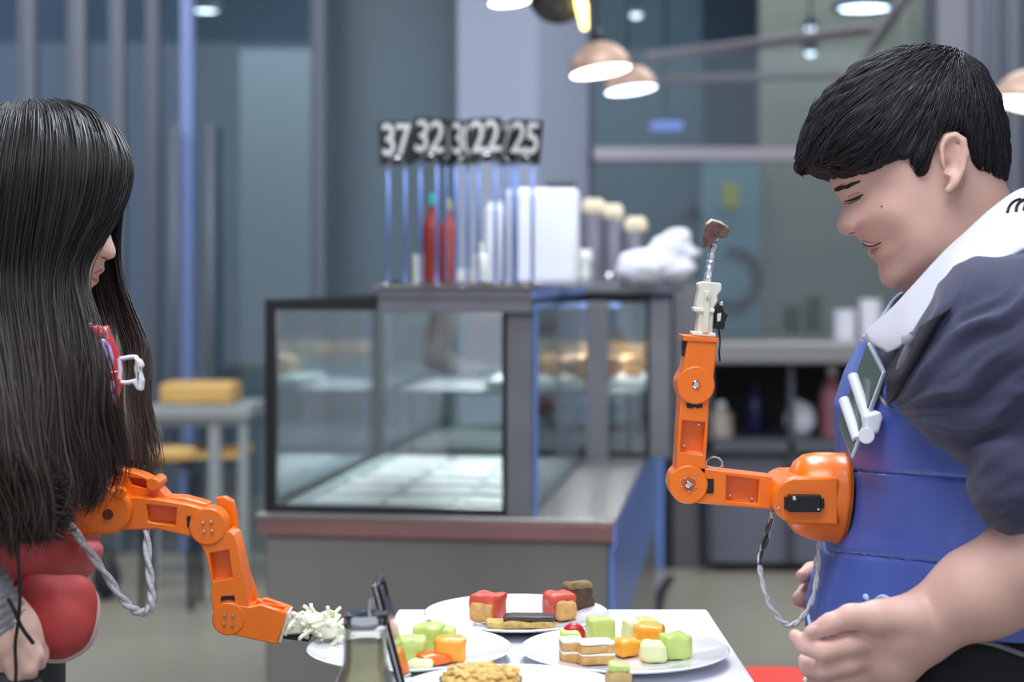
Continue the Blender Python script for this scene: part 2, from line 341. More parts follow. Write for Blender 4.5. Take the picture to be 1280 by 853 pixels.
downlight(1013, 35, 9.6, .07, 'tiny ceiling spot just above the sloping pipe', 3)
downlight(1013, 66, 9.4, .07, 'tiny ceiling spot just below the sloping pipe', 3)
c = at(833, 158, 9.8); t = thing('wall_lamp', 'small flat bluish lamp glowing behind the glass below the pendants', 'lamp', c)
MB().box(c, (.19, .06, .05)).build('diffuser', mat('blue_glow', (140, 160, 235), .5, emit=(132, 150, 235), estr=.55), t, bevel=.01)
MB().box(c+Vector((0, .04, .03)), (.22, .03, .07)).build('housing', mull_d, t); MB().tube([c+Vector((0, .04, .05)), c+Vector((0, .04, 3.75-c.z))], .008, 8).build('stem', blackm, t)
c = at(913, 245, 10.24); tag(MB().box(c, (.1, .02, .15)).build('sign', mat('yellow_sign', (168, 158, 62), .6), bevel=.004), 'small blank yellow notice on the teal panel behind the glass', 'sign')
c = at(915, 347, 10.2); mb = MB(); mb.tube([c+Vector((.155*math.cos(a), 0, .165*math.sin(a))) for a in np.linspace(R(-120), R(100), 22)], .03, 10)
tag(mb.build('door_pull', mat('black_ring', (46, 56, 64), .4), bpy.data.objects['wall_teal'], smooth=True)) ; ('dark curved pull handle on the teal panel behind the glass', 'door handle')
# pendant lamps ------------------------------------------------------
copper = mat('copper_shade', (190, 156, 138), .5, .1, .06, 8); inner = mat('shade_inside', (240, 240, 240), .6)
def pendant(px, py, Y, wpx, tilt, lab, st=6, col=(255, 250, 244), name='pendant_lamp'):
    c = at(px, py, Y); r = wpx/2/F*Y; t = thing(name, lab, 'pendant lamp', c, 'copper dome pendants'); rot = Matrix.Rotation(R(tilt), 3, 'Y') @ Matrix.Rotation(R(-5), 3, 'X')
    prof = [(r*math.cos(a), r*.96*math.sin(a)) for a in np.linspace(0, R(84), 14)]
    MB().lathe(prof, c, 36, rot, close=False).build('lamp_shade', copper, t, smooth=True, solid=.004)
    MB().lathe([(.001, .0015), (r*.96, .0015)], c, 30, rot, close=False).build('diffuser', mat('pendant_glow_%d_%d' % (st, col[0]), col, .5, emit=col, estr=st), t)
    top = c+rot @ Vector((0, 0, r*.95)); MB().lathe([(.018, 0), (.018, .03), (.006, .045)], top, 14).build('cap', blackm, t)
    MB().tube([top+Vector((0, 0, .03)), Vector((top.x, top.y, 3.75))], .003, 6).build('cord', blackm, t)
pendant(751, 90, 5.0, 78, -9, 'larger copper dome pendant lamp left of the other, hanging over the counter')
pendant(789, 113, 5.5, 66, -7, 'smaller copper dome pendant lamp just right of and below the larger one', 6, (214, 232, 255))
pendant(637, 3, 4.7, 54, -6, 'dome pendant lamp cut off by the top edge, above the number 22 card')
pendant(1288, 132, 4.4, 92, 12, 'copper dome pendant lamp behind the back of the man\'s head', 3)
c = at(698, -8, 4.8); t = thing('globe_lamp', 'dark smoked glass globe lamp with a yellow glowing tube at the top edge', 'pendant lamp', c)
MB().ell(c, (.088, .088, .088), 28, 18).build('globe', mat('smoked_globe', (74, 72, 70), .15, .3, .25, 25), t, smooth=True)
MB().tube([at(722, -20, 4.74), at(727, 8, 4.71), at(731, 36, 4.74)], [.012, .017, .010], 12).build('light_tube', mat('yellow_tube', (255, 238, 150), .4, emit=(255, 236, 140), estr=4), t, smooth=True)
MB().tube([c+Vector((0, 0, .08)), Vector((c.x, c.y, 3.75))], .004, 6).build('cord', blackm, t)
# ================================================================== DISPLAY COUNTER (seen end-on)
d_ = Vector((.131, 1, 0)).normalized(); r_ = Vector((d_.y, -d_.x, 0)); O_ = Vector((128*3.65/F, 3.65, 0))
CR = Matrix((r_, d_, Vector((0, 0, 1)))).transposed()
def cl(u, v, z): return O_+r_*u+d_*v+Vector((0, 0, z))
def cbox(mb, u0, u1, v0, v1, z0, z1): return mb.box(cl((u0+u1)/2, (v0+v1)/2, (z0+z1)/2), (abs(u1-u0), abs(v1-v0), abs(z1-z0)), CR)
ct = thing('display_counter', 'long brushed steel serving counter with a red reflection painted on its edge behind the table', 'counter', cl(-.4, 0, 0))
cbox(MB(), -.785, -.014, .02, 2.3, .1, .775).build('body', steel, ct, bevel=.004)
cbox(MB(), -.012, -.002, .015, 2.3, .52, .79).build('side_panel', steel_side, ct)
cbox(MB(), -.74, -.05, .08, 2.25, 0, .1).build('plinth', blackm, ct)
cbox(MB(), -.8, 0, 0, 2.35, .778, .817).build('ledge_strip', ledge_reflection, ct, bevel=.003)
cbox(MB(), -.803, .003, -.003, 2.35, .817, .828).build('worktop', steel, ct, bevel=.003)
cbox(MB(), -.0015, .004, .0, 2.3, .765, .82).build('corner_trim', steel_side, ct)
Z0, Z1 = .828, 1.306
glass_case_m = glass_case
def glass_case(name, label, u0, u1, v0, v1, posts, group):
    t = thing(name, label, 'display case', cl((u0+u1)/2, (v0+v1)/2, Z0), group); fw = .026
    for (a, b, vv) in ((u0, u0+fw, v0), (u0, u0+fw, v1-fw), (u1-fw*.6, u1, v1-fw), (u1-fw*.5, u1, v0)):
        cbox(MB(), a, b, vv, vv+fw, Z0, Z1).build('frame_post', blackm, t, bevel=.002)
    for (vv, zz, h) in ((v0, Z0, .014), (v0, Z1-.024, .024), (v1-fw, Z0, .014), (v1-fw, Z1-.02, .02)):
        cbox(MB(), u0+fw, u1-fw*.6, vv, vv+fw, zz, zz+h).build('frame_rail', blackm, t)
    for uu in (u0, u1-.02):
        for zz, h in ((Z0, .012), (Z1-.02, .02)): cbox(MB(), uu, uu+.02, v0+fw, v1-fw, zz, zz+h).build('side_rail', blackm, t)
    cbox(MB(), u0+fw, u1-.016, v0+.009, v0+.015, Z0+.014, Z1-.024).build('front_pane', glass_case_m, t)
    cbox(MB(), u0+fw, u1-.016, v1-.015, v1-.009, Z0+.014, Z1-.02).build('back_pane', glass_case_m, t)
    cbox(MB(), u0+.007, u0+.013, v0+fw, v1-fw, Z0+.012, Z1-.02).build('side_pane', glass_case_m, t)
    cbox(MB(), u1-.012, u1-.006, v0+fw, v1-fw, Z0+.012, Z1-.02).build('side_pane', glass_case_m, t)
    for (a, b, v, m) in posts: cbox(MB(), a, b, v, v+.04, Z0, Z1-.02).build('steel_post', m, t, bevel=.003)
    return t

case1 = glass_case('glass_case', 'black-framed glass display case nearest the table, white sheets on its floor', -.79, -.238, .03, 1.2, [(-.24, -.182, .028, steel_dark)], 'glass display cases on the counter')
cbox(MB(), -.185, -.178, .03, 1.2, Z0, Z0+.012).build('side_sill', steel_dark, case1)
cbox(MB(), -.186, -.180, .05, 1.2, Z0+.012, 1.29).build('side_pane', glass_case_m, case1)
cbox(MB(), -.179, -.174, .028, .06, Z0, 1.29).build('post_edge', steel_side, case1)
case2 = glass_case('glass_case', 'second glass display case behind the first, with loaves on a shelf', -.80, .015, 1.3, 2.2, [(-.17, -.105, 1.26, steel_dark), (.015, .075, 1.27, steel_dark)], 'glass display cases on the counter')
# white base plate, paper sheets and shelves
wt = mat('white_tray', (214, 222, 222), .35); paper = mat('paper', (244, 246, 246), .3, coat=.3)
b = cbox(MB(), -.755, -.19, .07, 1.17, Z0, Z0+.012).build('case_floor', mat('grey_green_base', (146, 162, 160), .3), loc=cl(-.5, .6, Z0)); tag(b, 'pale tray board lying on the floor of the nearest glass case', 'tray')
k = 0
rows_ = ('front', 'second', 'third', 'fourth', 'fifth', 'rearmost'); kv = {v: n_ for v, n_ in zip(np.linspace(.16, 1.04, 6), rows_)}; ku = dict(zip(np.linspace(-.62, -.28, 3), ('left', 'middle', 'right')))
for vv in np.linspace(.16, 1.04, 6):
    for uu in np.linspace(-.62, -.28, 3):
        u = uu+rng.uniform(-.008, .008); s = (rng.uniform(.13, .155), rng.uniform(.09, .13)); rot = CR @ Matrix.Rotation(rng.uniform(-.12, .12), 3, 'Z')
        o = MB().box(cl(u, vv, Z0+.0145), (s[0], s[1], .004), rot).build('paper_sheet', paper, loc=cl(u, vv, Z0+.012)); tag(o, 'white paper slip, %s of the %s row in the nearest glass case' % (ku[uu], kv[vv]), 'paper', 'paper slips in the nearest case')
for i, (z, u0, u1) in enumerate(((1.005, -.78, -.01), )):
    sh = thing('case_shelf', 'steel rack shelf inside the second glass case', 'shelf', cl(-.4, 1.75, Z0))
    cbox(MB(), u0+.03, u1-.01, 1.34, 2.12, z, z+.012).build('board', steel_dark, sh)
    for u in (-.72, -.06):
        for v in (1.38, 2.08): cbox(MB(), u, u+.015, v, v+.015, Z0, z).build('upright', blackm, sh)
for (u, v, s) in ((-.34, 1.55, .3), (-.09, 1.60, .17)):
    t = cbox(MB(), u-s/2, u+s/2, v-.16, v+.2, 1.017, 1.045).build('tray', wt, loc=cl(u, v, 1.017), bevel=.006); tag(t, 'white food tray on the rack shelf in the second case, %s' % ('the wider one' if s > .2 else 'the narrower one'), 'tray', 'food trays on the rack shelf')
bread = mat('bread_crust', (206, 150, 84), .6, 0, .2, 30, .2, 80)
for i, (u, v, z) in enumerate(((-.38, 1.6, 1.045), (-.3, 1.55, 1.045), (-.24, 1.68, 1.045), (-.13, 1.58, 1.045), (-.06, 1.68, 1.045), (-.20, 1.52, 1.045))):
    o = MB().ell(cl(u, v, z+.035), (.06, .045, .035), 16, 10, CR @ Matrix.Rotation(rng.uniform(0, 3), 3, 'Z')).build('bread_loaf', bread, smooth=True, loc=cl(u, v, z)); tag(o, 'golden bread roll on the shelf in the second case, %s' % ('leftmost', 'second from the left', 'third from the left', 'second from the right', 'rightmost', 'frontmost in the middle')[i], 'bread', 'bread rolls in the second case')
# nearest case's light bar; the second is an added lamp to brighten its tray
for i, (u0, u1, v, w_) in enumerate(((-.47, -.27, 1.10, 4.5), (-.7, -.1, 1.75, 12))):
    lb = thing('case_light_bar', ('slim bluish light bar under the shelf in the nearest glass case', 'added light bar that brightens the tray in the second glass case')[i], 'lamp', cl((u0+u1)/2, v, 1.286))
    cbox(MB(), u0, u1, v-.02, v+.02, 1.284, 1.300).build('housing', steel_dark, lb); cbox(MB(), u0+.005, u1-.005, v-.022, v+.012, 1.262, 1.284).build('tube', mat('light_bar_glow', (150, 180, 240), .5, emit=(120, 165, 245), estr=1.0), lb, bevel=.004)
    a_ = area('case_light', cl((u0+u1)/2, v-.25*(1-i), 1.258), cl((u0+u1)/2, v-.3*(1-i), .8), u1-u0, .08, w_, (.95, .98, 1)); a_.parent = lb; a_.location = a_.location-lb.location
# steel shelf over the cases
cbox(MB(), -.525, -.18, .004, .027, 1.278, 1.308).build('fascia', steel_dark, case1, bevel=.002)
st = thing('top_shelf', 'steel shelf slab on top of the glass cases that carries the number stands', 'shelf', cl(-.3, 1, 1.31))
cbox(MB(), -.525, -.178, .0, 1.255, 1.308, 1.332).build('slab', steel_dark, st, bevel=.003)
cbox(MB(), -.178, -.173, .0, 1.255, 1.308, 1.330).build('side_trim', steel_side, st)
cbox(MB(), -.8, .08, 1.255, 2.3, 1.312, 1.338).build('slab', steel_dark, st, bevel=.003)
cbox(MB(), -.535, -.175, -.006, .4, 1.332, 1.337).build('lip', steel, st)
# tall dark cabinet behind, right of the cases
tc_ = thing('tall_cabinet', 'tall dark steel cabinet behind the counter right of the glass cases', 'cabinet', Vector((.8,8.1,0)))
for (x0, x1, y0, y1, Y, th, m, nm) in ((829, 842, 372, 700, 7.85, .5, blackm, 'door_edge'), (842, 874, 352, 700, 7.9, .5, steel_dark, 'door'), (822, 829, 352, 705, 7.8, .5, steel_side, 'side_frame')):
    panel(x0, x1, y0, HY+F*CZ/Y-1 if y1 > 690 else y1, Y, th, m, nm, None, tc_)
for (xa, xb) in ((800, 812), (820, 838)):                  # black floor cables by the cabinet
    p = [on(xa, 760+14, .012), on((xa+xb)/2-2, 738, .012), on(xb, 722, .012)]
    tag(MB().tube(spline(p, 10), .02, 8, flat=.5).build('floor_cable', black, smooth=True), 'thick black cable on the floor beside the counter, %s' % ('the left one' if xa == 800 else 'the right one'), 'cable', 'black cables on the floor')
# ================================================================== BAR AT THE BACK RIGHT
bt = thing('back_bar', 'steel-topped bar along the glass at the back right with dark open shelves', 'counter', at(1000, 690, 7.8))
YB = 7.7; zb = lambda y, Y=YB: at(0, y, Y).z
def bx(mb, x0, x1, y0, y1, Y0, Y1): a = at(x0, y0, Y0); b = at(x1, y1, Y0); return mb.box(((a.x+b.x)/2, (Y0+Y1)/2, (a.z+b.z)/2), (b.x-a.x, Y1-Y0, a.z-b.z))
bx(MB(), 884, 1420, 428, 455, YB-.05, 8.45).build('bar_top', mat('bar_top_steel', (150, 150, 150), .3, .6), bt, bevel=.01)
bx(MB(), 884, 1420, 455, 690, 8.3, 8.4).build('back_board', mat('dark_recess', (38, 36, 42), .7), bt)
bx(MB(), 884, 1420, 552, 566, YB, 8.3).build('shelf_board', mat('shelf_grey', (82, 84, 94), .5), bt)
bx(MB(), 884, 1420, 572, 704, YB+.05, 8.3).build('cupboard', mat('cupboard_grey', (104, 108, 122), .45, .2), bt)
for x in (884, 986, 1090, 1200): bx(MB(), x, x+7, 455, 704, YB, YB+.06).build('upright', mat('upright_dark', (64, 66, 78), .5), bt)
zs = zb(552)
def at_z(px, z, Y): v = at(px, 0, Y); v.z = z; return v
c = at_z(1000, zs, 7.9); t = thing('white_bag', 'rounded white sack on the dark shelf under the bar', 'bag', c)
MB().ell(c+Vector((0, 0, .085)), (.075, .06, .085), 18, 12).build('sack', cloth, t, smooth=True); MB().ell(c+Vector((-.03, -.03, .15)), (.04, .04, .035), 14, 10).build('knot', cloth, t, smooth=True)
def bottle(px, Y, z, h, r, m, capm, lab, name='bottle', grp=None, cat='bottle', c=None):
    c = c or at_z(px, z, Y); t = thing(name, lab, cat, c, grp)
    MB().lathe([(r*.9, 0), (r, .004), (r, h*.6), (r*.8, h*.7), (r*.38, h*.8), (r*.36, h*.88)], c, 20).build('body', m, t, smooth=True, sharp=50)
    MB().lathe([(r*.42, h*.86), (r*.42, h*.93), (r*.16, h)], c, 16).build('cap', capm, t, smooth=True, sharp=50); return t
bottle(1040, 7.95, zs, .34, .06, mat('pink_plastic', (176, 112, 128), .4), white, 'tall pink bottle on the dark shelf under the bar by the man\'s vest')
bottle(944, 8.05, zs, .26, .045, mat('navy_plastic', (42, 42, 82), .3), black, 'dark blue bottle standing on the dark shelf under the bar')
bottle(902, 7.9, zs, .17, .055, mat('beige_plastic', (176, 164, 150), .5), white, 'squat beige jar on the shelf under the bar behind the upper arm')
for i, (x, h, lab) in enumerate(((1056, .15, 'left stack of white paper cups on the bar by the man\'s chest'), (1088, .20, 'taller right stack of white paper cups on the bar by the man\'s chest'))):
    c = at_z(x, zb(428, YB), 7.85); prof = []
    for k in range(5): prof += [(.045, h*k/5), (.055, h*(k+.9)/5)]
    t = MB().lathe(prof[::1], c, 22).build('cup_stack', mat('paper_cup', (226, 226, 236), .6), smooth=True, sharp=30, loc=c); tag(t, lab, 'cups', 'cup stacks on the bar')
# ================================================================== BACK LEFT: console table, wooden box, stool
wood = mat('light_wood', (218, 176, 104), .5, 0, .12, 6, .05, 40, stretch=(1, 1, 8)); greyp = mat('grey_paint', (158, 164, 168), .5)
YT = 7.3; zt = at(0, 512, YT).z
t = thing('console_table', 'pale grey console table in front of the glass at the far left', 'table', at_z(248, 0, YT+.2))
bx(MB(), 184, 312, 508, 524, YT, YT+.45).build('tabletop', greyp, t, bevel=.006)
bx(MB(), 194, 302, 524, 532, YT+.03, YT+.42).build('apron', greyp, t)
for x in (188, 262, 298):
    for Y in (YT+.02, YT+.38): a = at(x, 524, Y); MB().box((a.x+.02, Y+.02, (a.z)/2), (.05 if x == 262 else .035, .04, a.z)).build('leg', greyp, t)
bx(MB(), 194, 300, 566, 574, YT+.04, YT+.42).build('lower_shelf', wood, t)
bx(MB(), 198, 290, 480, 506.5, YT+.05, YT+.32).build('wooden_box', wood, bevel=.02); o = bpy.data.objects['wooden_box']; tag(o, 'light wooden block seat lying on the grey console table', 'box')
t = thing('stool', 'low stool with round wooden seat and arched black legs before the console table', 'stool', at_z(214, 0, 6.9))
c = at_z(214, at(0, 574, 6.9).z, 6.9); MB().lathe([(.10, 0), (.105, .01), (.105, .035), (.1, .042)], c, 28).build('seat', wood, t, smooth=True, sharp=40)
for s in (-1, 1):
    for q in (-1, 1): MB().tube(spline([c+Vector((s*.02, q*.02, -.01)), c+Vector((s*.075, q*.06, -.03)), c+Vector((s*.09, q*.08, -.12)), Vector((c.x+s*.1, c.y+q*.1, .012))], 12), .012, 8).build('leg', blackm, t, smooth=True)
t = thing('black_bag', 'dark soft bag standing on the floor beside the woman at left', 'bag', at_z(133, 0, 7.1))
c = at_z(133, 0, 7.1); MB().ell(c+Vector((0, 0, .09)), (.06, .07, .09), 18, 12).build('sack', mat('bag_black', (40, 42, 46), .7), t, smooth=True); MB().tube(spline([c+Vector((-.035, 0, .16)), c+Vector((0, 0, .22)), c+Vector((.035, 0, .16))], 10), .008, 8).build('handle', black, t, smooth=True)
# ================================================================== ON THE TOP SHELF: number stands, bottles, boxes
zt1 = 1.337
rodm = mat('blue_steel_rod', (112, 138, 200), .4, .3); cardm = mat('black_card', (18, 19, 22), .5); num = mat('white_number', (205, 208, 208), .6)
def number_stand(px, py, Y, yaw, roll, txt, lab, w_=.076, h_=.098):
    c = at(px, py, Y); base = Vector((c.x, Y, zt1)); t = thing('number_stand', lab, 'table number', base, 'table number stands')
    rot = Matrix.Rotation(R(yaw), 3, 'Z') @ Matrix.Rotation(R(roll), 3, 'Y')
    card = MB().box(c, (w_, .004, h_), rot).build('card', cardm, t, bevel=.001)
    cu = bpy.data.curves.new('digits', 'FONT'); cu.body = txt; cu.size = .098; cu.align_x = 'CENTER'; cu.align_y = 'CENTER'; cu.extrude = .0006; cu.offset = .0012; cu.space_character = .9
    to = bpy.data.objects.new('tmp', cu); COL.objects.link(to); dg = bpy.context.evaluated_depsgraph_get(); me = bpy.data.meshes.new_from_object(to.evaluated_get(dg)); bpy.data.objects.remove(to)
    xs = [v.co.x for v in me.vertices]; sx = min(1, w_*.86/(max(xs)-min(xs)+1e-6)); me.transform(Matrix.Diagonal((sx, 1.0, 1, 1)))
    me.materials.clear(); me.transform(Matrix.Translation(c) @ rot.to_4x4() @ Matrix.Translation((0, -.0032, .004)) @ Matrix.Rotation(R(90), 4, 'X'))
    finish('digits', me, num, card)
    for s in (-1, 1):
        a = c+rot @ Vector((s*.019, .004, -h_*.5+.002)); MB().tube([a+Vector((0, 0, .012)), Vector((a.x, a.y, zt1+.004))], .0040, 8).build('rod', rodm, t, smooth=True)
    MB().tube(spline([c+rot @ Vector((-.019, -.003, -h_*.5-.004)), c+rot @ Vector((-.01, -.006, -h_*.5+.014)), c+rot @ Vector((.01, -.006, -h_*.5+.014)), c+rot @ Vector((.019, -.003, -h_*.5-.004))], 12), .0022, 6).build('clip', chrome, t, smooth=True)
    MB().lathe([(.032, 0), (.033, .003), (.024, .008), (.008, .011)], base, 24).build('base', chrome, t, smooth=True, sharp=40)
number_stand(495, 179, 3.74, 6, -2, '37', 'black card numbered 37 on steel rods, leftmost of the number stands')
number_stand(537, 175, 3.72, -12, 4, '32', 'black card numbered 32 on steel rods, second from the left')
number_stand(563, 180, 3.84, -50, 2, '1', 'black card numbered 1 half hidden between cards 32 and 30')
number_stand(578, 178, 3.77, 46, -2, '30', 'black card numbered 30 turned sideways left of card 22')
number_stand(607, 175, 3.71, 8, -4, '22', 'black card numbered 22 on steel rods, second from the right')
number_stand(634, 179, 3.84, -62, 0, '7', 'black card turned nearly edge-on between cards 22 and 25')
number_stand(657, 177, 3.73, -22, 5, '25', 'black card numbered 25 on steel rods, rightmost of the number stands')
def sz(px, Y): return at_z(px, zt1, Y)
red_s = mat('red_sauce', (150, 48, 40), .3); or_s = mat('orange_sauce', (206, 88, 30), .3)
bottle(0, 0, 0, .215, .022, red_s, mat('teal_cap', (60, 170, 168), .4), 'dark red sauce bottle with a teal nozzle between the number rods', 'sauce_bottle', 'squeeze sauce bottles', c=sz(540, 3.9))
bottle(0, 0, 0, .205, .020, or_s, mat('yellow_cap', (206, 206, 110), .4), 'orange-red sauce bottle with a yellow nozzle between the number rods', 'sauce_bottle', 'squeeze sauce bottles', c=sz(560, 3.93))
bottle(0, 0, 0, .10, .018, white, white, 'small white bottle behind the number rods below card 22', 'white_bottle', c=sz(601, 3.95))
c = sz(523, 3.9); tag(MB().lathe([(.012, 0), (.014, .07), (.013, .071)], c, 16).build('white_cup', white, smooth=True, sharp=40, loc=c), 'small slim white cup left of the sauce bottles on the shelf', 'cup')
for i, (x, pl) in enumerate(((576, 'leftmost'), (586, 'second from the left'), (597, 'third from the left'), (607, 'rightmost'))):
    c = sz(x, 3.82+.02*(i % 2)); tag(MB().lathe([(.010, 0), (.012, .02), (.013, .036), (.008, .037)], c, 16).build('small_pot', white, smooth=True, sharp=40, loc=c), 'tiny white pot, %s of the row under cards 30 and 22' % pl, 'pot', 'tiny white pots')
c = at_z(678, 1.333, 4.3); t = thing('white_canister', 'tall white rounded canister with a dark lid beside card 25', 'canister', c)
a = 92/2/F*4.3
MB().box(c+Vector((0, 0, .125)), (2*a, .11, .25)).build('body', mat('milky_plastic', (236, 238, 248), .35), t, bevel=.02, seg=4, smooth=True, sharp=30)
MB().box(c+Vector((.047, 0, .2605)), (.07, .06, .021)).build('lid', mat('lid_grey', (64, 68, 80), .5), t, bevel=.006)
c = at_z(619, 1.333, 4.42); t = thing('paper_pack', 'upright white paper pack behind the number rods, left of the canister', 'box', c)
MB().box(c+Vector((0, 0, .105)), (.05, .08, .21)).build('pack', mat('pack_white', (226, 230, 240), .6), t, bevel=.008); MB().box(c+Vector((0, 0, .215)), (.035, .06, .012)).build('flap', white, t, bevel=.003)
# metal canisters with pale rolls
rank3 = lambda v, L: ('left hand', 'middle', 'right hand')[sorted(L).index(v)] if v in L else ('left hand', 'middle', 'right hand')[min(range(3), key=lambda k: abs(sorted(L)[k]-v))]
z2 = 1.338; canm = mat('steel_can', (160, 158, 172), .3, .5)
for i, (x, Y, w2, h, lab) in enumerate(((740, 5.12, 30, .215, 'leftmost steel canister topped with cream rolls behind the white canister'), (767, 5.14, 26, .2, 'middle steel canister topped with cream rolls behind the napkins'), (793, 5.12, 28, .16, 'rightmost shorter steel canister topped with cream rolls behind the napkins'))):
    c = at_z(x, z2, Y); r = w2/2/F*Y; t = thing('steel_canister', lab, 'canister', c, 'steel canisters on the shelf')
    MB().lathe([(r*.97, 0), (r, .005), (r, h-.01), (r*1.05, h)], c, 24).build('body', canm, t, smooth=True, sharp=40)
    for j in range(3):
        q = c+Vector((math.cos(j*2.1+i)*r*.5, math.sin(j*2.1+i)*r*.5, h+.015)); o = MB().ell(q, (.024, .024, .03), 14, 9).build('cream_roll', mat('cream_roll', (238, 222, 196), .6, 0, .1, 40), smooth=True, loc=q-Vector((0, 0, .03)))
        tag(o, '%s cream coloured roll in the %s steel canister' % (rank3(q.x, [c.x+math.cos(jj*2.1+i)*r*.5 for jj in range(3)]), ('leftmost', 'middle', 'rightmost')[i]), 'roll', 'cream rolls in the canisters')
c = at_z(757, z2, 4.96); 
for i, (x, Y, w2, h) in enumerate(((731, 4.95, 22, .095), )):
    c = at_z(x, z2, Y); tag(MB().lathe([(.018, 0), (.02, .03), (.016, .06), (.024, .075), (.018, .1)], c, 18).build('glass_jar', white, smooth=True, loc=c), 'small white jar on the shelf just right of the canister', 'jar')
c = at_z(761, z2, 4.93); tag(MB().ell(c+Vector((0, 0, .018)), (.018, .018, .018), 16, 10).build('chrome_ball', chrome, smooth=True, loc=c), 'little shiny chrome ball knob on the shelf edge by the napkins', 'knob')
# napkin heap
def heap(name, pts, c, m, lab, cat):
    s = SDF(Vector(c)-Vector((.2, .15, .02)), Vector(c)+Vector((.2, .15, .22)), .005)
    for p, r in pts: s.ell(Vector(c)+Vector(p), r, .02)
    me = s.mesh(name, 1)
    for v in me.vertices:
        n = noise.noise(v.co*26)+.5*noise.noise(v.co*60); v.co += Vector((n, noise.noise(v.co*30+Vector((5, 1, 2))), noise.noise(v.co*28+Vector((1, 7, 3)))))*.007
    o = finish(name, me, m, smooth=True, loc=c); return tag(o, lab, cat)
c = at_z(811, z2+.006, 4.90)
heap('napkins', [((0, 0, .048), (.085, .07, .05)), ((-.04, 0, .04), (.055, .06, .045)), ((.05, 0, .09), (.045, .04, .05)), ((.085, 0, .115), (.04, .03, .045)), ((.115, 0, .085), (.035, .03, .02)), ((.09, 0, .035), (.05, .05, .028))], c, mat('napkin_white', (236, 236, 248), .8), 'heaped crumpled white napkins at the right end of the shelf', 'napkins')
# ================================================================== TABLE WITH FOOD
ZT = .95
tb = thing('serving_table', 'narrow serving table under a white cloth in the foreground between the two people', 'table', (.04, 1.72, 0))
TL = [Vector((-.17, 1.40, 0)), Vector((.246, 1.40, 0)), Vector((.237, 2.045, 0)), Vector((-.138, 2.045, 0))]
V3 = lambda q, z, g=0.: [Vector((p.x+(g if p.x > 0 else -g), p.y+(g if p.y > 1.7 else -g), z)) for p in q]
MB().prismv(V3(TL, ZT-.035, -.012), V3(TL, ZT-.004, -.012)).build('tabletop', greyp, tb)
for x in (-.12, .2):
    for y in (1.44, 2.0): MB().tube([(x, y, .0), (x, y, ZT-.035)], .017, 12).build('leg', steel_dark, tb, smooth=True, sharp=60)
# cloth: flat top, falling sides with gentle folds
g = []; nx = 40
ring = []
def perim(n):
    out = []; q = TL+[TL[0]]
    for i in range(4):
        for k in range(n): out.append(q[i].lerp(q[i+1], k/n))
    return out
P = perim(22); ctr = Vector((.04, 1.72, 0)); mb = MB(); rows = []
for z, gx, wv in ((ZT-.002, -.004, 0), (ZT-.004, 0, 0), (ZT-.012, .004, .001), (ZT-.08, .009, .005), (ZT-.18, .012, .010), (ZT-.29, .016, .014)):
    rows.append([p+(p-ctr).normalized()*(gx+wv*math.sin(i*1.3)+wv*.6*math.sin(i*.47+1))+Vector((0, 0, z)) for i, p in enumerate(P)])
vs = [p for r in rows for p in r]; n = len(P); fs = [(i*n+k, i*n+(k+1) % n, (i+1)*n+(k+1) % n, (i+1)*n+k) for i in range(len(rows)-1) for k in range(n)]
fs.append(tuple(range(n)))
tc2 = mb.add(vs, fs).build('tablecloth', cloth, loc=(.04, 1.72, ZT-.004), smooth=True, sharp=60, solid=.002); tag(tc2, 'white tablecloth draped over the narrow serving table', 'tablecloth')
PZ = ZT+.0005
def plate(X, Y, r, lab, dz=0, tilt=0):
    prof = [(.001, .0), (r*.55, 0), (r*.58, .002), (r*.97, .0105), (r, .0128), (r*.985, .0140), (r*.93, .0120), (r*.62, .0056), (r*.56, .0045), (.001, .0042)]
    c = Vector((X, Y, PZ+dz)); return tag(MB().lathe(prof, c, 56, Matrix.Rotation(R(tilt), 3, 'X'), close=False).build('plate', china, smooth=True, sharp=50, loc=c), lab, 'plate', 'white plates on the serving table')
plate(.005, 1.955, .108, 'white plate at the back of the table holding red-topped cake cubes', 0)
plate(.118, 1.763, .110, 'white plate at the right edge of the table with melon cubes and cake', .0)
plate(-.108, 1.77, .108, 'white plate at the left of the table behind the glass shaker', .0)
plate(.0, 1.575, .112, 'white plate at the front of the table holding the crumble pie', .0)
def lump(name, c, size, m, lab, cat, grp=None, rot=0, rough=.0025, bev=.005, sub=3, seed=0, tilt=0):
    bm = bmesh.new(); bmesh.ops.create_cube(bm, size=1); bmesh.ops.subdivide_edges(bm, edges=bm.edges, cuts=sub+2, use_grid_fill=True)
    M = Matrix.Rotation(R(rot), 4, 'Z') @ Matrix.Rotation(R(tilt), 4, 'Y')
    for v in bm.verts:
        p = v.co.copy(); q = Vector([max(-.5+bev/size[i]*1.0, min(.5-bev/size[i], p[i])) for i in range(3)]); d = Vector(((p[i]-q[i])*size[i] for i in range(3)))
        base = Vector((q[i]*size[i] for i in range(3))); d = d.normalized()*bev if d.length > 1e-6 else d; p = base+d
        p += Vector((noise.noise(p*90+Vector((seed, 0, 0))), noise.noise(p*90+Vector((0, seed, 5))), noise.noise(p*90+Vector((3, 0, seed)))))*rough
        v.co = (M @ p)+Vector(c)+Vector((0, 0, size[2]/2))
    me = bpy.data.meshes.new(name); bm.to_mesh(me); bm.free(); o = finish(name, me, m, smooth=True, sharp=45, loc=c)
    return tag(o, lab, cat, grp) if lab else o
salmon = mat('red_jelly_top', (214, 88, 70), .4, 0, .12, 60, sss=.1); sponge = mat('sponge_cake', (206, 160, 98), .8, 0, .16, 120, .3, 300); melon_g = mat('green_melon', (196, 218, 124), .35, 0, .1, 50, sss=.2)
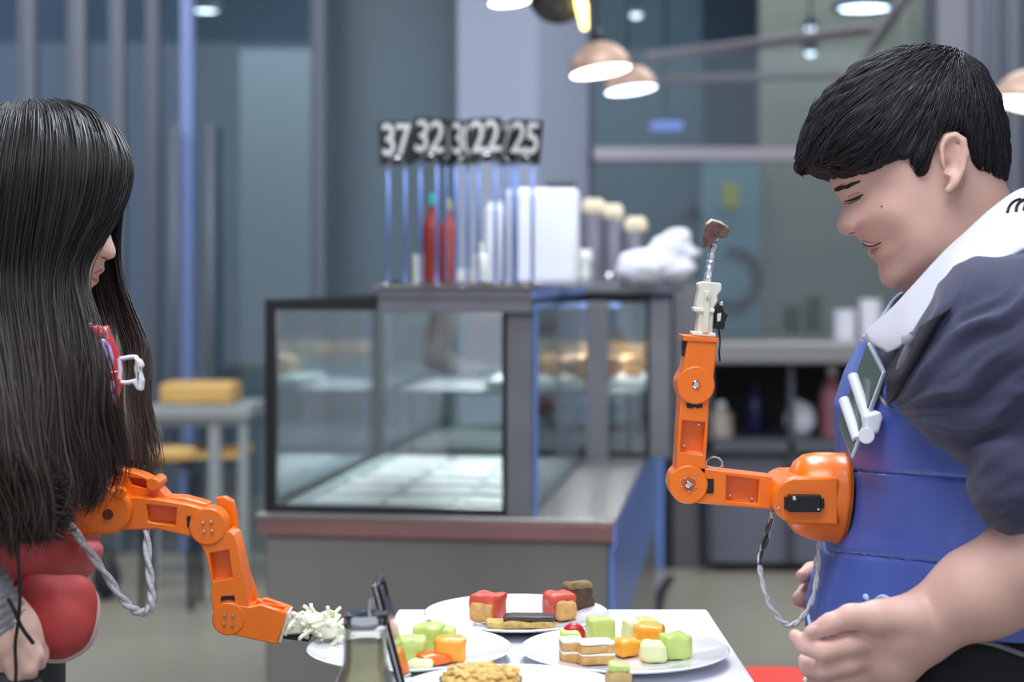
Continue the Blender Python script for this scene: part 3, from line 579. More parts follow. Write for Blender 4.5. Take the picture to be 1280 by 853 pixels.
melon_o = mat('orange_melon', (246, 170, 52), .35, 0, .08, 50, sss=.2); melon_r = mat('red_orange_fruit', (238, 112, 44), .35, 0, .08, 50); melon_p = mat('pale_melon', (226, 230, 176), .35, 0, .06, 50, sss=.2)
choc = mat('dark_chocolate', (62, 48, 46), .5, 0, .2, 80); choc2 = mat('chocolate_cake', (84, 66, 50), .8, 0, .3, 120, .3, 200); straw = mat('strawberry', (190, 34, 44), .35); icing = mat('white_icing', (240, 238, 230), .5)
PB = PZ+.0062; SH = [0, 0, 0]
# back plate
def layered(X, Y, s, rot, lab, z=PB, seed=0):
    t = thing('cake_cube', lab, 'cake', (X, Y, z), 'red-topped cake cubes')
    for nm, dz, h, m in (('sponge', 0, s*.45, sponge), ('jelly_top', s*.45, s*.5, salmon)):
        o = lump(nm, (0, 0, 0), (s, s, h), m, None, None, rot=rot, seed=seed, bev=.004); o.data.transform(Matrix.Translation((0, 0, dz))); o.location = (0, 0, 0); o.parent = t
    return t
def cakecube(px, py, Y, sx, sz, rot, lab, seed):              # red cube whose one side is bare sponge
    c = at(px, py, Y-.045); c.z = PB; t = thing('cake_cube', lab, 'cake', c, 'red-topped cake cubes')
    o = lump('jelly_block', (0, 0, 0), (sx, sx*.9, sz), salmon, None, None, rot=rot, seed=seed); o.location = (0, 0, 0); o.parent = t
    o = lump('sponge_side', (0, 0, 0), (sx*.8, .012, sz*.72), sponge, None, None, rot=rot, seed=seed+1); o.data.transform(Matrix.Translation(Matrix.Rotation(R(rot), 3, 'Z') @ Vector((sx*.06, -sx*.47, 0)))); o.location = (0, 0, 0); o.parent = t
cakecube(610, 770, 1.99, .036, .031, -28, 'red-topped cake cube on the left of the back plate', 2)
cakecube(698, 768, 2.0, .033, .030, 24, 'red-topped cake cube on the right of the back plate', 5)
c = at(655, 783, 1.905); c.z = PB-.001; t = thing('chocolate_bar', 'flat oat bar with a dark chocolate top lying at the front of the back plate', 'dessert', c)
for nm, sz, dz, m in (('oat_base', (.076, .03, .009), 0, mat('oat_base', (204, 170, 100), .8, 0, .25, 150, .4, 260)), ('chocolate_top', (.058, .028, .007), .008, choc)):
    o = lump(nm, (0, 0, 0), sz, m, None, None, rot=-3, rough=.004 if dz == 0 else .001, bev=.003, seed=9); o.data.transform(Matrix.Translation((.006 if dz else -.004, 0, dz))); o.location = (0, 0, 0); o.parent = t
c = at(722, 755, 2.0); c.z = PB+.001; t = thing('brownie', 'dark crumbly chocolate cake piece behind the right red cube on the back plate', 'dessert', c)
o = lump('cake', (0, 0, 0), (.036, .026, .026), choc2, None, None, rot=22, rough=.004, seed=12); o.location = (0, 0, 0); o.parent = t
o = lump('crumb_top', (0, 0, 0), (.034, .024, .006), mat('crumb_tan', (136, 112, 78), .8, 0, .3, 150, .4, 260), None, None, rot=22, rough=.004, seed=14); o.data.transform(Matrix.Translation((0, 0, .024))); o.location = (0, 0, 0); o.parent = t
# right plate
PR = PZ+.0052
def cube(px, py, Y, s, m, lab, rot, grp='melon cubes on the right plate', z=PR, cat='fruit', name='melon_cube', h=None, seed=0, bev=.005):
    c = at(px, py, Y-(.065 if 'left plate' in grp else .037)); c.z = z; return lump(name, c, (s, s*.9, h or s*.9), m, lab, cat, grp, rot=rot, seed=seed, bev=bev)
cube(750, 0, 1.87, .028, melon_g, 'green melon cube at the back of the right plate behind the iced cake', 20, seed=1, h=.026)
cube(714, 0, 1.83, .022, melon_g, 'green melon piece half hidden left of the iced cake on the right plate', 0, seed=2)
cube(790, 0, 1.87, .02, melon_p, 'narrow pale fruit piece with brown edge at the back of the right plate', 35, seed=3, h=.024)
cube(806, 0, 1.88, .026, melon_g, 'pale green melon cube at the back right of the right plate', 10, seed=4)
cube(812, 0, 1.835, .03, melon_o, 'orange melon cube in the middle of the right plate', -12, seed=5, h=.026)
cube(783, 0, 1.80, .028, melon_o, 'orange melon wedge beside the iced cake on the right plate', 30, seed=6, h=.018)
cube(816, 0, 1.775, .027, melon_p, 'pale cream melon cube at the front of the right plate', 5, seed=7, h=.02)
cube(844, 0, 1.79, .031, melon_g, 'green melon cube rightmost on the right plate', 15, seed=8, h=.025)
for px, w_, lab, rt in ((714, .023, 'smaller left piece of white-iced layer cake on the right plate', 8), (744, .036, 'larger right piece of white-iced layer cake on the right plate', 12)):
    c = at(px, 0, 1.738 if w_ < .03 else 1.728); c.z = PR; t = thing('iced_cake', lab, 'cake', c, 'iced cakes on the right plate')
    for nm, z0, h, m in (('bottom_layer', 0, .010, sponge), ('cream_layer', .009, .003, icing), ('top_layer', .0115, .009, sponge), ('icing', .02, .004, icing)):
        o = lump(nm, (0, 0, 0), (w_, .024, h), m, None, None, rot=rt, rough=.0012, bev=min(.002, h*.45), seed=int(px)); o.data.transform(Matrix.Translation((0, 0, z0))); o.location = (0, 0, 0); o.parent = t
c = at(717, 0, 1.80); c.z = PR; o = MB().ell(c+Vector((0, 0, .010)), (.013, .010, .010), 16, 10).build('strawberry', straw, smooth=True, loc=c)
tag(o, 'dark red berry on top behind the iced cake on the right plate', 'fruit'); 
o.data.transform(Matrix.Diagonal((1, 1, 1.35, 1)))
# left plate fruit
for px, Y, s, m, lab, h in ((515, 1.80, .03, melon_g, 'tall green melon cube leftmost on the left plate', .026), (536, 1.845, .03, melon_g, 'green melon cube at the back of the left plate', .030), (556, 1.85, .022, melon_g, 'small green melon cube behind the yellow one on the left plate', .026), (541, 1.79, .034, melon_r, 'red-orange fruit wedge at the front of the left plate', .012), (563, 1.80, .031, melon_o, 'yellow-orange melon cube rightmost on the left plate', .026), (527, 1.765, .024, melon_p, 'pale green melon slice at the front rim of the left plate', .009)):
    cube(px, 0, Y, s, m, lab, rng.uniform(-25, 25), 'fruit on the left plate', PR, seed=int(px), h=h)
# pie on the front plate
c = at(601, 0, 1.568); c.z = PR; t = thing('crumble_pie', 'round golden crumble pie in a dark tin on the front plate', 'pie', c); pr = .039
MB().lathe([(pr*.86, 0), (pr*.9, .001), (pr*1.0, .022), (pr*.97, .0225), (pr*.86, .003)], c, 40).build('tin', mat('dark_tin', (64, 52, 44), .4, .4), t, smooth=True, sharp=50)
bm = bmesh.new(); bmesh.ops.create_uvsphere(bm, u_segments=72, v_segments=36, radius=1)
for v in bm.verts:
    p = Vector((v.co.x*pr*.97, v.co.y*pr*.97, max(v.co.z, -.5)*.012)); 
    if v.co.z > -.3: p.z += .0035*(noise.noise(Vector((v.co.x, v.co.y, 1))*7)+.8*abs(noise.noise(Vector((v.co.x, v.co.y, 4))*15)))
    v.co = p+c+Vector((0, 0, .019))
me = bpy.data.meshes.new('crust'); bm.to_mesh(me); bm.free(); finish('crust', me, mat('crumble_crust', (222, 182, 104), .75, 0, .28, 160, .4, 300), t, smooth=True)
cr = MB()
for i in range(150):
    a = rng.uniform(0, 6.28); q = pr*.9*math.sqrt(rng.uniform(0, 1)); s = rng.uniform(.0014, .003); cr.ell(c+Vector((q*math.cos(a), q*math.sin(a), .031-.004*(q/pr)**2+s*.3)), (s*1.5, s, s*.8), 6, 4, Matrix.Rotation(rng.uniform(0, 3), 3, 'Z'))
cr.build('crumbs', mat('crumbs', (226, 190, 118), .8, 0, .25, 90), t, smooth=True)['kind'] = 'stuff'
c = at(773, 0, 1.583); c.z = PR+.002; t = thing('caramel_cube', 'tan cake cube with a pale green melon cap on the right of the front plate', 'cake', c)
o = lump('cake', (0, 0, 0), (.022, .02, .024), mat('caramel', (196, 164, 112), .7, 0, .1, 90), None, None, rot=10, seed=4, bev=.003); o.location = (0, 0, 0); o.parent = t
o = lump('melon_cap', (0, 0, 0), (.02, .018, .008), melon_g, None, None, rot=10, seed=6, bev=.003); o.data.transform(Matrix.Translation((0, 0, .0235))); o.location = (0, 0, 0); o.parent = t
# glass shaker and leaning phone
c = Vector((-.131, 1.50, ZT)); k = 1.5/F; t = thing('glass_shaker', 'small glass shaker of pale powder with chrome top at the table front', 'shaker', c)
z_ = lambda y: CZ-(y-HY)*k
prof = [(.034, ZT+.001), (.036, ZT+.004), (.035, ZT+.012), (.0285, z_(862)), (.0215, z_(838)), (.0192, z_(828)), (.0185, z_(790)), (.0182, z_(782))]
MB().lathe([(r, z-ZT) for r, z in prof], c, 36, close=False).build('jar', glass_jar, t, smooth=True, solid=.0012)
MB().lathe([(.001, .004)]+[(r-.002, z-ZT+.002) for r, z in prof[:6]]+[(.0165, z_(802)-ZT), (.001, z_(800)-ZT)], c, 36, close=False).build('powder', mat('pale_powder', (198, 186, 140), .8, 0, .08, 120), t, smooth=True, sharp=50)
MB().lathe([(.0192, z_(784)-ZT), (.0196, z_(781)-ZT), (.0196, z_(770)-ZT), (.0185, z_(767)-ZT), (.001, z_(765.5)-ZT)], c, 36, close=False).build('chrome_lid', chrome, t, smooth=True, sharp=50)
MB().tube([c+Vector((.004, 0, z_(767)-ZT)), c+Vector((.005, 0, z_(748)-ZT))], .0028, 12).build('spout', chrome, t, smooth=True, sharp=60)
MB().box(c+Vector((.0135, -.002, z_(773)-ZT)), (.014, .016, .012)).build('hinge', black, t, bevel=.002)
a = at(471, 724, 1.565); b = at(513, 0, 1.565); b.z = ZT+.003; ax = (b-a).normalized(); nrm = ax.cross(Vector((0, 1, 0))).normalized()
rot = Matrix((Vector((0, 1, 0)).cross(ax).normalized(), Vector((0, 1, 0)), ax)).transposed(); Lp = (b-a).length
t = thing('phone', 'black smartphone with a chrome edge leaning behind the glass shaker', 'phone', b)
MB().box((a+b)/2, (.0078, .062, Lp), rot).build('body', mat('phone_black', (24, 25, 30), .2, coat=.5), t, bevel=.003, seg=3)
MB().box((a+b)/2+rot @ Vector((.0, 0, 0)), (.003, .0635, Lp+.0012), rot).build('metal_edge', chrome, t, bevel=.001)
MB().box((a+b)/2+rot @ Vector((-.0042, 0, 0)), (.0006, .056, Lp*.9), rot).build('screen', mat('screen_glass', (30, 32, 38), .08, coat=1), t)
MB().box(a+ax*.012+rot @ Vector((-.0045, .012, 0)), (.002, .014, .016), rot).build('camera_bump', black, t, bevel=.0008)
# red stool at the right of the table
c = on(985, 872, .86); t = thing('red_stool', 'round bright red stool seat between the table and the man at the bottom edge', 'stool', (c.x, c.y, 0)); c = Vector((c.x, c.y, .84))
c = at(978, 845, 2.25); c.z = .80
MB().lathe([(.001, -.05), (.14, -.05), (.15, -.04), (.152, -.01), (.14, 0), (.001, .004)], c, 48, close=False).build('seat', mat('red_vinyl', (226, 50, 36), .4), t, smooth=True, sharp=40)
MB().tube([c+Vector((0, 0, -.05)), Vector((c.x, c.y, .03))], .028, 16).build('post', chrome, t, smooth=True, sharp=60); MB().lathe([(.001, .03), (.03, .028), (.18, .012), (.185, 0), (.001, 0)], Vector((c.x, c.y, 0)), 40, close=False).build('foot', chrome, t, smooth=True, sharp=40)
# ================================================================== ROBOT ARMS
def carve(me, cutters):
    o = bpy.data.objects.new('tmp_solid', me); COL.objects.link(o); cs = []
    for c in cutters:
        q = bpy.data.objects.new('tmp_cut', c); COL.objects.link(q); cs.append(q); b = o.modifiers.new('b', 'BOOLEAN'); b.object = q; b.operation = 'DIFFERENCE'; b.solver = 'EXACT'
    dg = bpy.context.evaluated_depsgraph_get(); r = bpy.data.meshes.new_from_object(o.evaluated_get(dg))
    for q in cs+[o]: bpy.data.objects.remove(q)
    return r
def seg_part(name, pts, Yc, half, parent, recess=(), m=None, depth=.014, bev=.0014):
    me = MB().plate(pts, Yc-half, Yc+half, Yc).mesh(name)
    cut = []
    for q in recess: cut.append(MB().plate(q, Yc-half-.01, Yc-half+depth, Yc).mesh('c')); cut.append(MB().plate(q, Yc+half-depth, Yc+half+.01, Yc).mesh('c'))
    if cut: me = carve(me, cut)
    return finish(name, me, m or orange, parent, bevel=bev, smooth=True, sharp=35)
YROT = Matrix.Rotation(R(90), 3, 'X')                        # local z -> -y (towards the viewer)
def ycyl(px, py, rpx, Y0, Y1, Yc, seg=32): p = at(px, py, Yc); r = rpx/F*Yc; return MB().tube([(p.x, Y0, p.z), (p.x, Y1, p.z)], r, seg)
def screw(px, py, Yf, Yc, parent, rpx=3.2, name='screw'):
    p = at(px, py, Yc); r = rpx/F*Yc
    return MB().lathe([(r, -.001), (r, .0012), (r*.7, .0024), (r*.35, .0024), (r*.3, .0012), (.0001, .0012)], Vector((p.x, Yf, p.z)), 14, YROT).build(name, chrome, parent, smooth=True, sharp=40)
def cable(name, pts, r, parent, m, n=48, seg=8): return MB().tube(spline(pts, n), r, seg).build(name, m, parent, smooth=True)
braid = mat('pale_braided_cable', (196, 196, 204), .5, 0, .25, 260); braid_d = mat('grey_wire', (62, 60, 66), .5)
def braided(name, pts, r, parent, n=90, tw=26, m=braid):       # two strands wound round each other
    C = spline(pts, n); mb = MB()
    for ph in (0, math.pi):
        q = []
        for i, p in enumerate(C):
            t = (C[min(i+1, n-1)]-C[max(i-1, 0)]).normalized(); s = t.cross(Vector((0, 1, 0))).normalized(); u = s.cross(t); a = ph+i/n*tw*2
            q.append(p+(s*math.cos(a)+u*math.sin(a))*r*.55)
        mb.tube(q, r*.72, 8)
    return mb.build(name, m, parent, smooth=True)
# ---------------- right arm, worn by the man
Yc = 1.86; H = .021
ra = thing('robot_arm', 'orange robot arm on the man\'s chest, its upper half bent straight up', 'robot arm', at(1050, 622, Yc), 'orange wearable robot arms')
# dome bowl at the vest, axis along x
c = at(1050, 623, Yc); k = Yc/F; rot = Matrix.Rotation(R(-90), 3, 'Y') @ Matrix.Rotation(R(4), 3, 'X') ; rot = Matrix.Rotation(R(6), 3, 'Y') @ Matrix.Rotation(R(-90), 3, 'Y')
prof = [(55*k, -3*k), (55.5*k, 2*k), (54.5*k, 4*k), (54*k, 20*k), (52*k, 36*k), (48*k, 50*k), (40*k, 59*k), (25*k, 65*k), (.0003, 67*k)]
MB().lathe(prof, c, 48, rot, close=False).build('base_dome', orange, ra, smooth=True, sharp=50, solid=.003)
MB().lathe([(55.5*k, -5*k), (56.5*k, -4*k), (56.5*k, 0*k), (55.5*k, 1*k)], c, 48, rot).build('base_rim', orange_in, ra, smooth=True, sharp=40)
for a in (-70, 70, -110, 110):                              # ribs on the dome
    p = c+rot @ Vector((46*k*math.sin(R(a)) if False else 0, 0, 0))
for y0, y1 in ((573, 589), (656, 674)):
    for s in (-1, 1): MB().plate([(1008, 588 if y0 < 600 else 655), (1013, y0+6 if y0 < 600 else y1-4), (1046, y0 if y0 < 600 else y1), (1046, 589 if y0 < 600 else 655)], Yc+s*.014-.002, Yc+s*.014+.002, Yc).build('dome_rib', orange, ra, bevel=.001)
blk = [(972, 592), (1036, 592), (1037, 648), (968, 648)]+circle_px(983, 619, 28, 14, 95, 265)
seg_part('shoulder_block', [(1038, 591), (1038, 650)]+circle_px(987, 619, 29, 12, 95, 262), Yc, .0495, ra, bev=.003)
sv = MB().plate([(975, 611), (1015, 611), (1015, 632), (975, 632)], Yc-.056, Yc-.047, Yc).build('servo_motor', black, ra, bevel=.0015)
MB().plate([(971, 614), (977, 614), (977, 629), (971, 629)], Yc-.055, Yc-.048, Yc).build('servo_tab', black, sv); MB().plate([(1012, 616), (1019, 616), (1019, 628), (1012, 628)], Yc-.055, Yc-.048, Yc).build('servo_tab', black, sv)
screw(982, 615, Yc-.0565, Yc, sv, 3); screw(1011, 628, Yc-.0565, Yc, sv, 2)
screw(964, 627, Yc-.050, Yc, ra, 2.4)
# lower link
seg_part('lower_link', [(872, 582), (900, 587), (962, 594), (962, 634), (900, 629), (868, 626)], Yc, H, ra, [[(905, 592), (946, 597), (944, 627), (904, 623)]])
MB().plate([(877, 596), (889, 596), (889, 614), (877, 614)], Yc-H-.0015, Yc-H+.001, Yc).build('black_sticker', black, ra)
screw(911, 618, Yc-H+.0125, Yc, ra, 2); screw(938, 622, Yc-H+.0125, Yc, ra, 2)
ycyl(858, 603, 24, Yc-H-.003, Yc+H+.003, Yc).build('elbow_joint', orange, ra, smooth=True, sharp=40, bevel=.0015)
st_ = [(858+(10 if i % 2 == 0 else 6.5)*math.sin(R(36*i)), 602-(10 if i % 2 == 0 else 6.5)*math.cos(R(36*i))) for i in range(10)]
MB().plate(st_, Yc-H-.0042, Yc-H-.002, Yc).build('star_plate', mat('star_dark', (196, 84, 16), .5), ra, bevel=.0004); screw(858, 602, Yc-H-.0042, Yc, ra, 4.5)
for i in range(5): screw(858+9*math.sin(R(72*i+36)), 602-9*math.cos(R(72*i+36)), Yc-H-.003, Yc, ra, 1.6)
# upper link
seg_part('upper_link', [(848, 492), (884, 494), (882, 545), (878, 592), (842, 590), (845, 545)], Yc, H, ra, [[(851, 524), (879, 526), (876, 566), (848, 563)]])
screw(854, 556, Yc-H+.0125, Yc, ra, 2); screw(872, 530, Yc-H+.0125, Yc, ra, 2)
MB().plate([(855, 502), (876, 503), (875, 508), (869, 509), (866, 507), (862, 509), (856, 508)], Yc-H-.0008, Yc-H+.001, Yc).build('black_marking', black, ra)
ycyl(867, 480, 23.5, Yc-H-.0045, Yc+H+.0045, Yc).build('wrist_joint', orange, ra, smooth=True, sharp=40, bevel=.0015)
seg_part('wrist_block', [(857, 424), (893, 427), (889, 476), (880, 494), (850, 488), (846, 470), (852, 458)], Yc, H+.002, ra)
MB().plate([(851, 418), (895, 422), (895, 428), (851, 425)], Yc-H-.004, Yc+H+.004, Yc).build('wrist_flange', orange, ra, bevel=.001)
MB().plate([(853, 426), (858, 426), (857, 440), (853, 446)], Yc-.012, Yc+.012, Yc).build('bracket', black, ra, bevel=.001)
screw(867, 479, Yc-H-.0048, Yc, ra, 5)
# thin wire loops above the elbow
cable('thin_wire', [at(882, 578, Yc), at(892, 571, Yc-.01), at(903, 578, Yc-.012), at(898, 586, Yc-.012), at(884, 584, Yc-.01), at(886, 574, Yc), at(899, 573, Yc+.006), at(904, 584, Yc)], .0007, ra, mat('pale_wire', (190, 180, 170), .5), 50, 6)
# gripper: ivory finger servo, black micro motor, wires
gp = seg_part('gripper', [(869, 418), (872, 392), (868, 386), (869, 378), (872, 362), (871, 354), (878, 352), (900, 354), (901, 362), (895, 370), (896, 376), (891, 384), (889, 418)], Yc, .012, ra, m=offw, bev=.0015)
MB().plate([(876, 416), (879, 364), (886, 364), (884, 416)], Yc-.0155, Yc-.011, Yc).build('finger_rib', offw, gp, bevel=.001)
MB().plate([(866, 384), (892, 386), (891, 391), (866, 389)], Yc-.0145, Yc+.0145, Yc).build('collar', white, gp, bevel=.001)
MB().plate([(864, 414), (893, 416), (893, 421), (864, 419)], Yc-.014, Yc+.014, Yc).build('base_plate', white, gp, bevel=.001)
screw(882, 372, Yc-.0157, Yc, gp, 2)
mm = MB().plate([(893, 386), (899, 377), (904, 390), (909, 394), (905, 402), (904, 412), (892, 411)], Yc-.010, Yc+.012, Yc).build('micro_motor', black, ra, bevel=.001)
screw(900, 380, Yc-.0105, Yc, mm, 3); MB().plate([(895, 392), (900, 391), (899, 401), (895, 402)], Yc-.0115, Yc-.009, Yc).build('motor_label', offw, mm)
cable('black_wire', [at(898, 410, Yc), at(900, 425, Yc-.004), at(899, 440, Yc-.01), at(900, 452, Yc-.01)], .0012, ra, black, 16, 6)
# foil-wrapped spoon and the bite it carries
foil = mat('foil', (226, 230, 242), .2, .6, 0, 1, .9, 160)
sp_pts = [at(883, 358, Yc), at(887, 336, Yc), at(890, 318, Yc), at(894, 300, Yc), at(898, 286, Yc)]
mb = MB().tube(spline(sp_pts, 26), [(.0062 if i < 12 else .0056)*(1+.14*math.sin(i*2.3)) for i in range(26)], 12, flat=.7)
o = mb.build('foil_spoon', foil, loc=sp_pts[0], smooth=True, sharp=25); tag(o, 'silver foil wrapped stick held upright in the ivory gripper', 'spoon')
for v in o.data.vertices: v.co += Vector((noise.noise(v.co*260), noise.noise(v.co*240+Vector((3, 0, 0))), noise.noise(v.co*300)))*.0013
me = MB().plate([(884, 281), (889, 277), (897, 279), (908, 285), (911, 289), (907, 297), (896, 298), (890, 302), (885, 308), (878, 309), (880, 298)], Yc-.012, Yc+.012, Yc).mesh('chocolate_bite')
bm = bmesh.new(); bm.from_mesh(me); bmesh.ops.triangulate(bm, faces=bm.faces); bmesh.ops.subdivide_edges(bm, edges=bm.edges, cuts=3, use_grid_fill=True)
for v in bm.verts: v.co += Vector((noise.noise(v.co*220), noise.noise(v.co*200), noise.noise(v.co*230+Vector((1, 2, 3)))))*.0016
bm.to_mesh(me); bm.free(); t = thing('chocolate_bite', 'brown chocolate cake bite on top of the foil stick', 'cake', at(893, 300, Yc))
finish('cake', me, mat('chocolate_bite', (96, 68, 60), .7, 0, .25, 160, .3, 300), t, smooth=True, sharp=50)
MB().tube([at(884, 281, Yc-.008), at(889, 276.5, Yc-.003), at(899, 279, Yc), at(909, 286, Yc)], .0026, 8).build('cream_edge', mat('cream_edge', (206, 190, 174), .6, 0, .2, 200), t, smooth=True)
# wiring that drops below the right arm
braided('cable_loop', [at(966, 640, Yc-.012), at(962, 662, Yc-.012), at(955, 680, Yc-.012), at(950, 700, Yc-.012), at(952, 722, Yc-.014), at(960, 750, Yc-.016), at(974, 774, Yc-.018), at(988, 782, Yc-.02), at(1003, 772, Yc-.02), at(1016, 748, Yc-.02), at(1022, 715, Yc-.016), at(1024, 684, Yc-.008), at(1026, 668, Yc)], .0027, ra)
for i in range(3):
    cable('dark_wire', [at(967+i, 638, Yc-.01), at(962-i*2, 660, Yc-.018+.004*i), at(953+i*3, 678, Yc-.02), at(953-i, 692, Yc-.018), at(949+i, 706, Yc-.016)], .0014, ra, braid_d if i != 1 else black, 26, 6)
# ---------------- left arm, worn by the woman
Yl = 1.80; H = .021
la = thing('robot_arm', 'orange robot arm on the woman\'s chest, reaching down to the plate with food', 'robot arm', at(90, 634, Yl), 'orange wearable robot arms')
k = Yl/F
seg_part('base_body', [(60, 603), (120, 602), (144, 607)]+circle_px(144, 635, 28, 14, -90, 80)+[(128, 663), (110, 667), (60, 662)], Yl, .032, la, bev=.004)
ycyl(144, 638, 6.5, Yl-.0335, Yl-.03, Yl, 20).build('pivot_hole', mat('hole_dark', (96, 40, 10), .6), la)
MB().tube([at(52, 632, Yl), at(84, 632, Yl)], 50*k, 40).build('base_disc', orange, la, smooth=True, sharp=40, bevel=.003)
seg_part('upper_bracket', [(120, 604), (138, 590), (146, 581), (160, 586), (180, 592), (192, 598), (205, 612), (214, 622), (196, 622), (160, 624)], Yl+.012, .016, la, [[(164, 594), (184, 597), (192, 604), (186, 609), (168, 604)]], bev=.002)
ycyl(194, 604, 8, Yl-.014, Yl+.03, Yl, 24).build('bracket_boss', orange, la, smooth=True, sharp=40, bevel=.001); ycyl(158, 612, 7, Yl-.033, Yl-.02, Yl, 24).build('bracket_boss', orange, la, smooth=True, sharp=40, bevel=.001)
seg_part('upper_link', [(160, 618), (200, 621), (236, 627), (262, 634), (262, 668), (240, 667), (200, 658), (160, 660)], Yl, H, la, [[(188, 628), (225, 632), (224, 654), (190, 649)]])
MB().plate([(238, 643), (243, 641), (243, 649), (247, 655), (239, 656)], Yl-H-.0008, Yl-H+.001, Yl).build('black_marking', black, la)
seg_part('link_top', [(196, 618), (232, 620), (262, 628), (262, 634), (230, 628), (196, 624)], Yl+.01, .014, la, bev=.002)
ycyl(264, 655, 23, Yl-H-.002, Yl+H-.012, Yl).build('elbow_joint', orange, la, smooth=True, sharp=40, bevel=.0015)
seg_part('elbow_back', [(270, 622), (282, 620), (292, 626), (296, 640), (299, 668), (288, 672), (282, 650), (276, 636)], Yl+.022, .007, la, bev=.0015)
for dx, dy in ((-5, -6), (5, -7), (-4, 5), (6, 4)): screw(264+dx, 655+dy, Yl-H-.002, Yl, la, 2.2)
screw(283, 659, Yl-H+.002, Yl, la, 1.8)
seg_part('lower_link', [(250, 664), (262, 676), (290, 660), (298, 668), (305, 700), (312, 730), (315, 758), (300, 778), (274, 768), (268, 748), (268, 722), (262, 692)], Yl, H, la, [[(266, 688), (290, 684), (295, 718), (271, 723)]])
seg_part('side_rail', [(296, 662), (304, 690), (314, 722), (323, 748), (312, 756), (302, 716), (292, 676)], Yl+.02, .008, la, bev=.0015)
MB().plate([(281, 741), (297, 740), (298, 747), (291, 745), (280, 747)], Yl-H-.0008, Yl-H+.001, Yl).build('black_marking', black, la)
ycyl(290, 769, 20.5, Yl-H-.002, Yl+H+.002, Yl).build('wrist_joint', orange, la, smooth=True, sharp=40, bevel=.0015)
for dx, dy in ((-4, -6), (6, -5), (-5, 5), (5, 6)): screw(290+dx, 769+dy, Yl-H-.002, Yl, la, 2.2)
me = MB().plate([(286, 750), (316, 754), (330, 751), (362, 762), (350, 801), (300, 790), (286, 788)], Yl-H-.001, Yl+H, Yl).mesh('wrist_block')
cutm = MB().add([v+Vector((0, 0, 0)) for v in [at(320, 748, Yl)+Vector((0, -.012, 0)), at(356, 758, Yl)+Vector((0, -.012, 0)), at(356, 758, Yl)+Vector((0, .014, 0)), at(320, 748, Yl)+Vector((0, .014, 0)), at(318, 768, Yl)+Vector((0, -.012, 0)), at(353, 774, Yl)+Vector((0, -.012, 0)), at(353, 774, Yl)+Vector((0, .014, 0)), at(318, 768, Yl)+Vector((0, .014, 0))]], [(0, 1, 2, 3), (7, 6, 5, 4), (0, 4, 5, 1), (1, 5, 6, 2), (2, 6, 7, 3), (3, 7, 4, 0)]).mesh('c')
finish('wrist_block', carve(me, [cutm]), orange, la, bevel=.0014, smooth=True, sharp=35)
seg_part('wrist_back', [(306, 740), (330, 752), (362, 758), (363, 764), (330, 760), (306, 752)], Yl+H-.004, .004, la, bev=.001)
screw(338, 762, Yl, Yl, la, 3)
MB().plate([(357, 764), (364, 762), (354, 800), (347, 799)], Yl-.017, Yl+.017, Yl).build('wrist_flange', white, la, bevel=.001)
lg = seg_part('gripper', [(360, 768), (380, 768), (398, 772), (402, 782), (384, 790), (356, 792)], Yl, .011, la, m=offw, bev=.002)
MB().plate([(356, 790), (372, 787), (390, 797), (386, 801), (354, 797)], Yl-.009, Yl+.009, Yl).build('lower_jaw', black, lg, bevel=.0015)
braided('cable_loop', [at(70, 585, 1.735), at(73, 612, 1.735), at(82, 645, 1.74), at(104, 680, 1.75), at(130, 715, 1.76), at(152, 748, 1.765), at(168, 763, 1.765), at(180, 766, 1.765), at(189, 757, 1.765), at(189, 735, 1.77), at(185, 700, 1.775), at(183, 662, 1.785), at(181, 640, 1.79)], .0040, la, 96, 22)
# the pale food held by the left gripper
t = thing('noodle_salad', 'pale creamy noodle clump held in the left robot gripper above the plate', 'food', at(395, 785, Yl)); nm = mat('pale_noodle', (236, 236, 212), .4, 0, .1, 80, sss=.15)
mb = MB()
for i in range(60):
    a = rng.uniform(0, 1); px = 366+60*a+rng.normal(0, 3); py = 776+12*a+rng.normal(0, 5); Y = Yl+rng.normal(0, .009)
    if px < 384: py = 776+rng.normal(0, 3.5)
    p = at(px, py, Y); d = Vector(rng.normal(0, 1, 3)); d.x += .8; d.normalize(); q = [p]
    for j in range(5): d = (d+Vector(rng.normal(0, .5, 3))).normalized(); q.append(q[-1]+d*.0045)
    mb.tube(spline(q, 9), .0021, 7)
mb.build('noodles', nm, t, smooth=True)['kind'] = 'stuff'
q = SDF(at(356, 815, Yl)-Vector((0, .03, 0)), at(436, 750, Yl)+Vector((0, .03, 0)), .0016)
for i in range(22): a = rng.uniform(0, 1); q.ell(at(366+54*a, 773+15*a+rng.normal(0, 3.5), Yl+rng.normal(0, .005)), tuple(rng.uniform(.005, .011, 3)), .004)
me = q.mesh('salad', 1)
for v in me.vertices: v.co += v.normal*(.0016*noise.noise(v.co*150)+.001*noise.noise(v.co*320))
finish('salad', me, mat('cream_sauce', (238, 238, 214), .4, 0, .08, 120), t, smooth=True)
def proj(p): return CX+F*p.x/p.y, HY-F*(p.z-CZ)/p.y
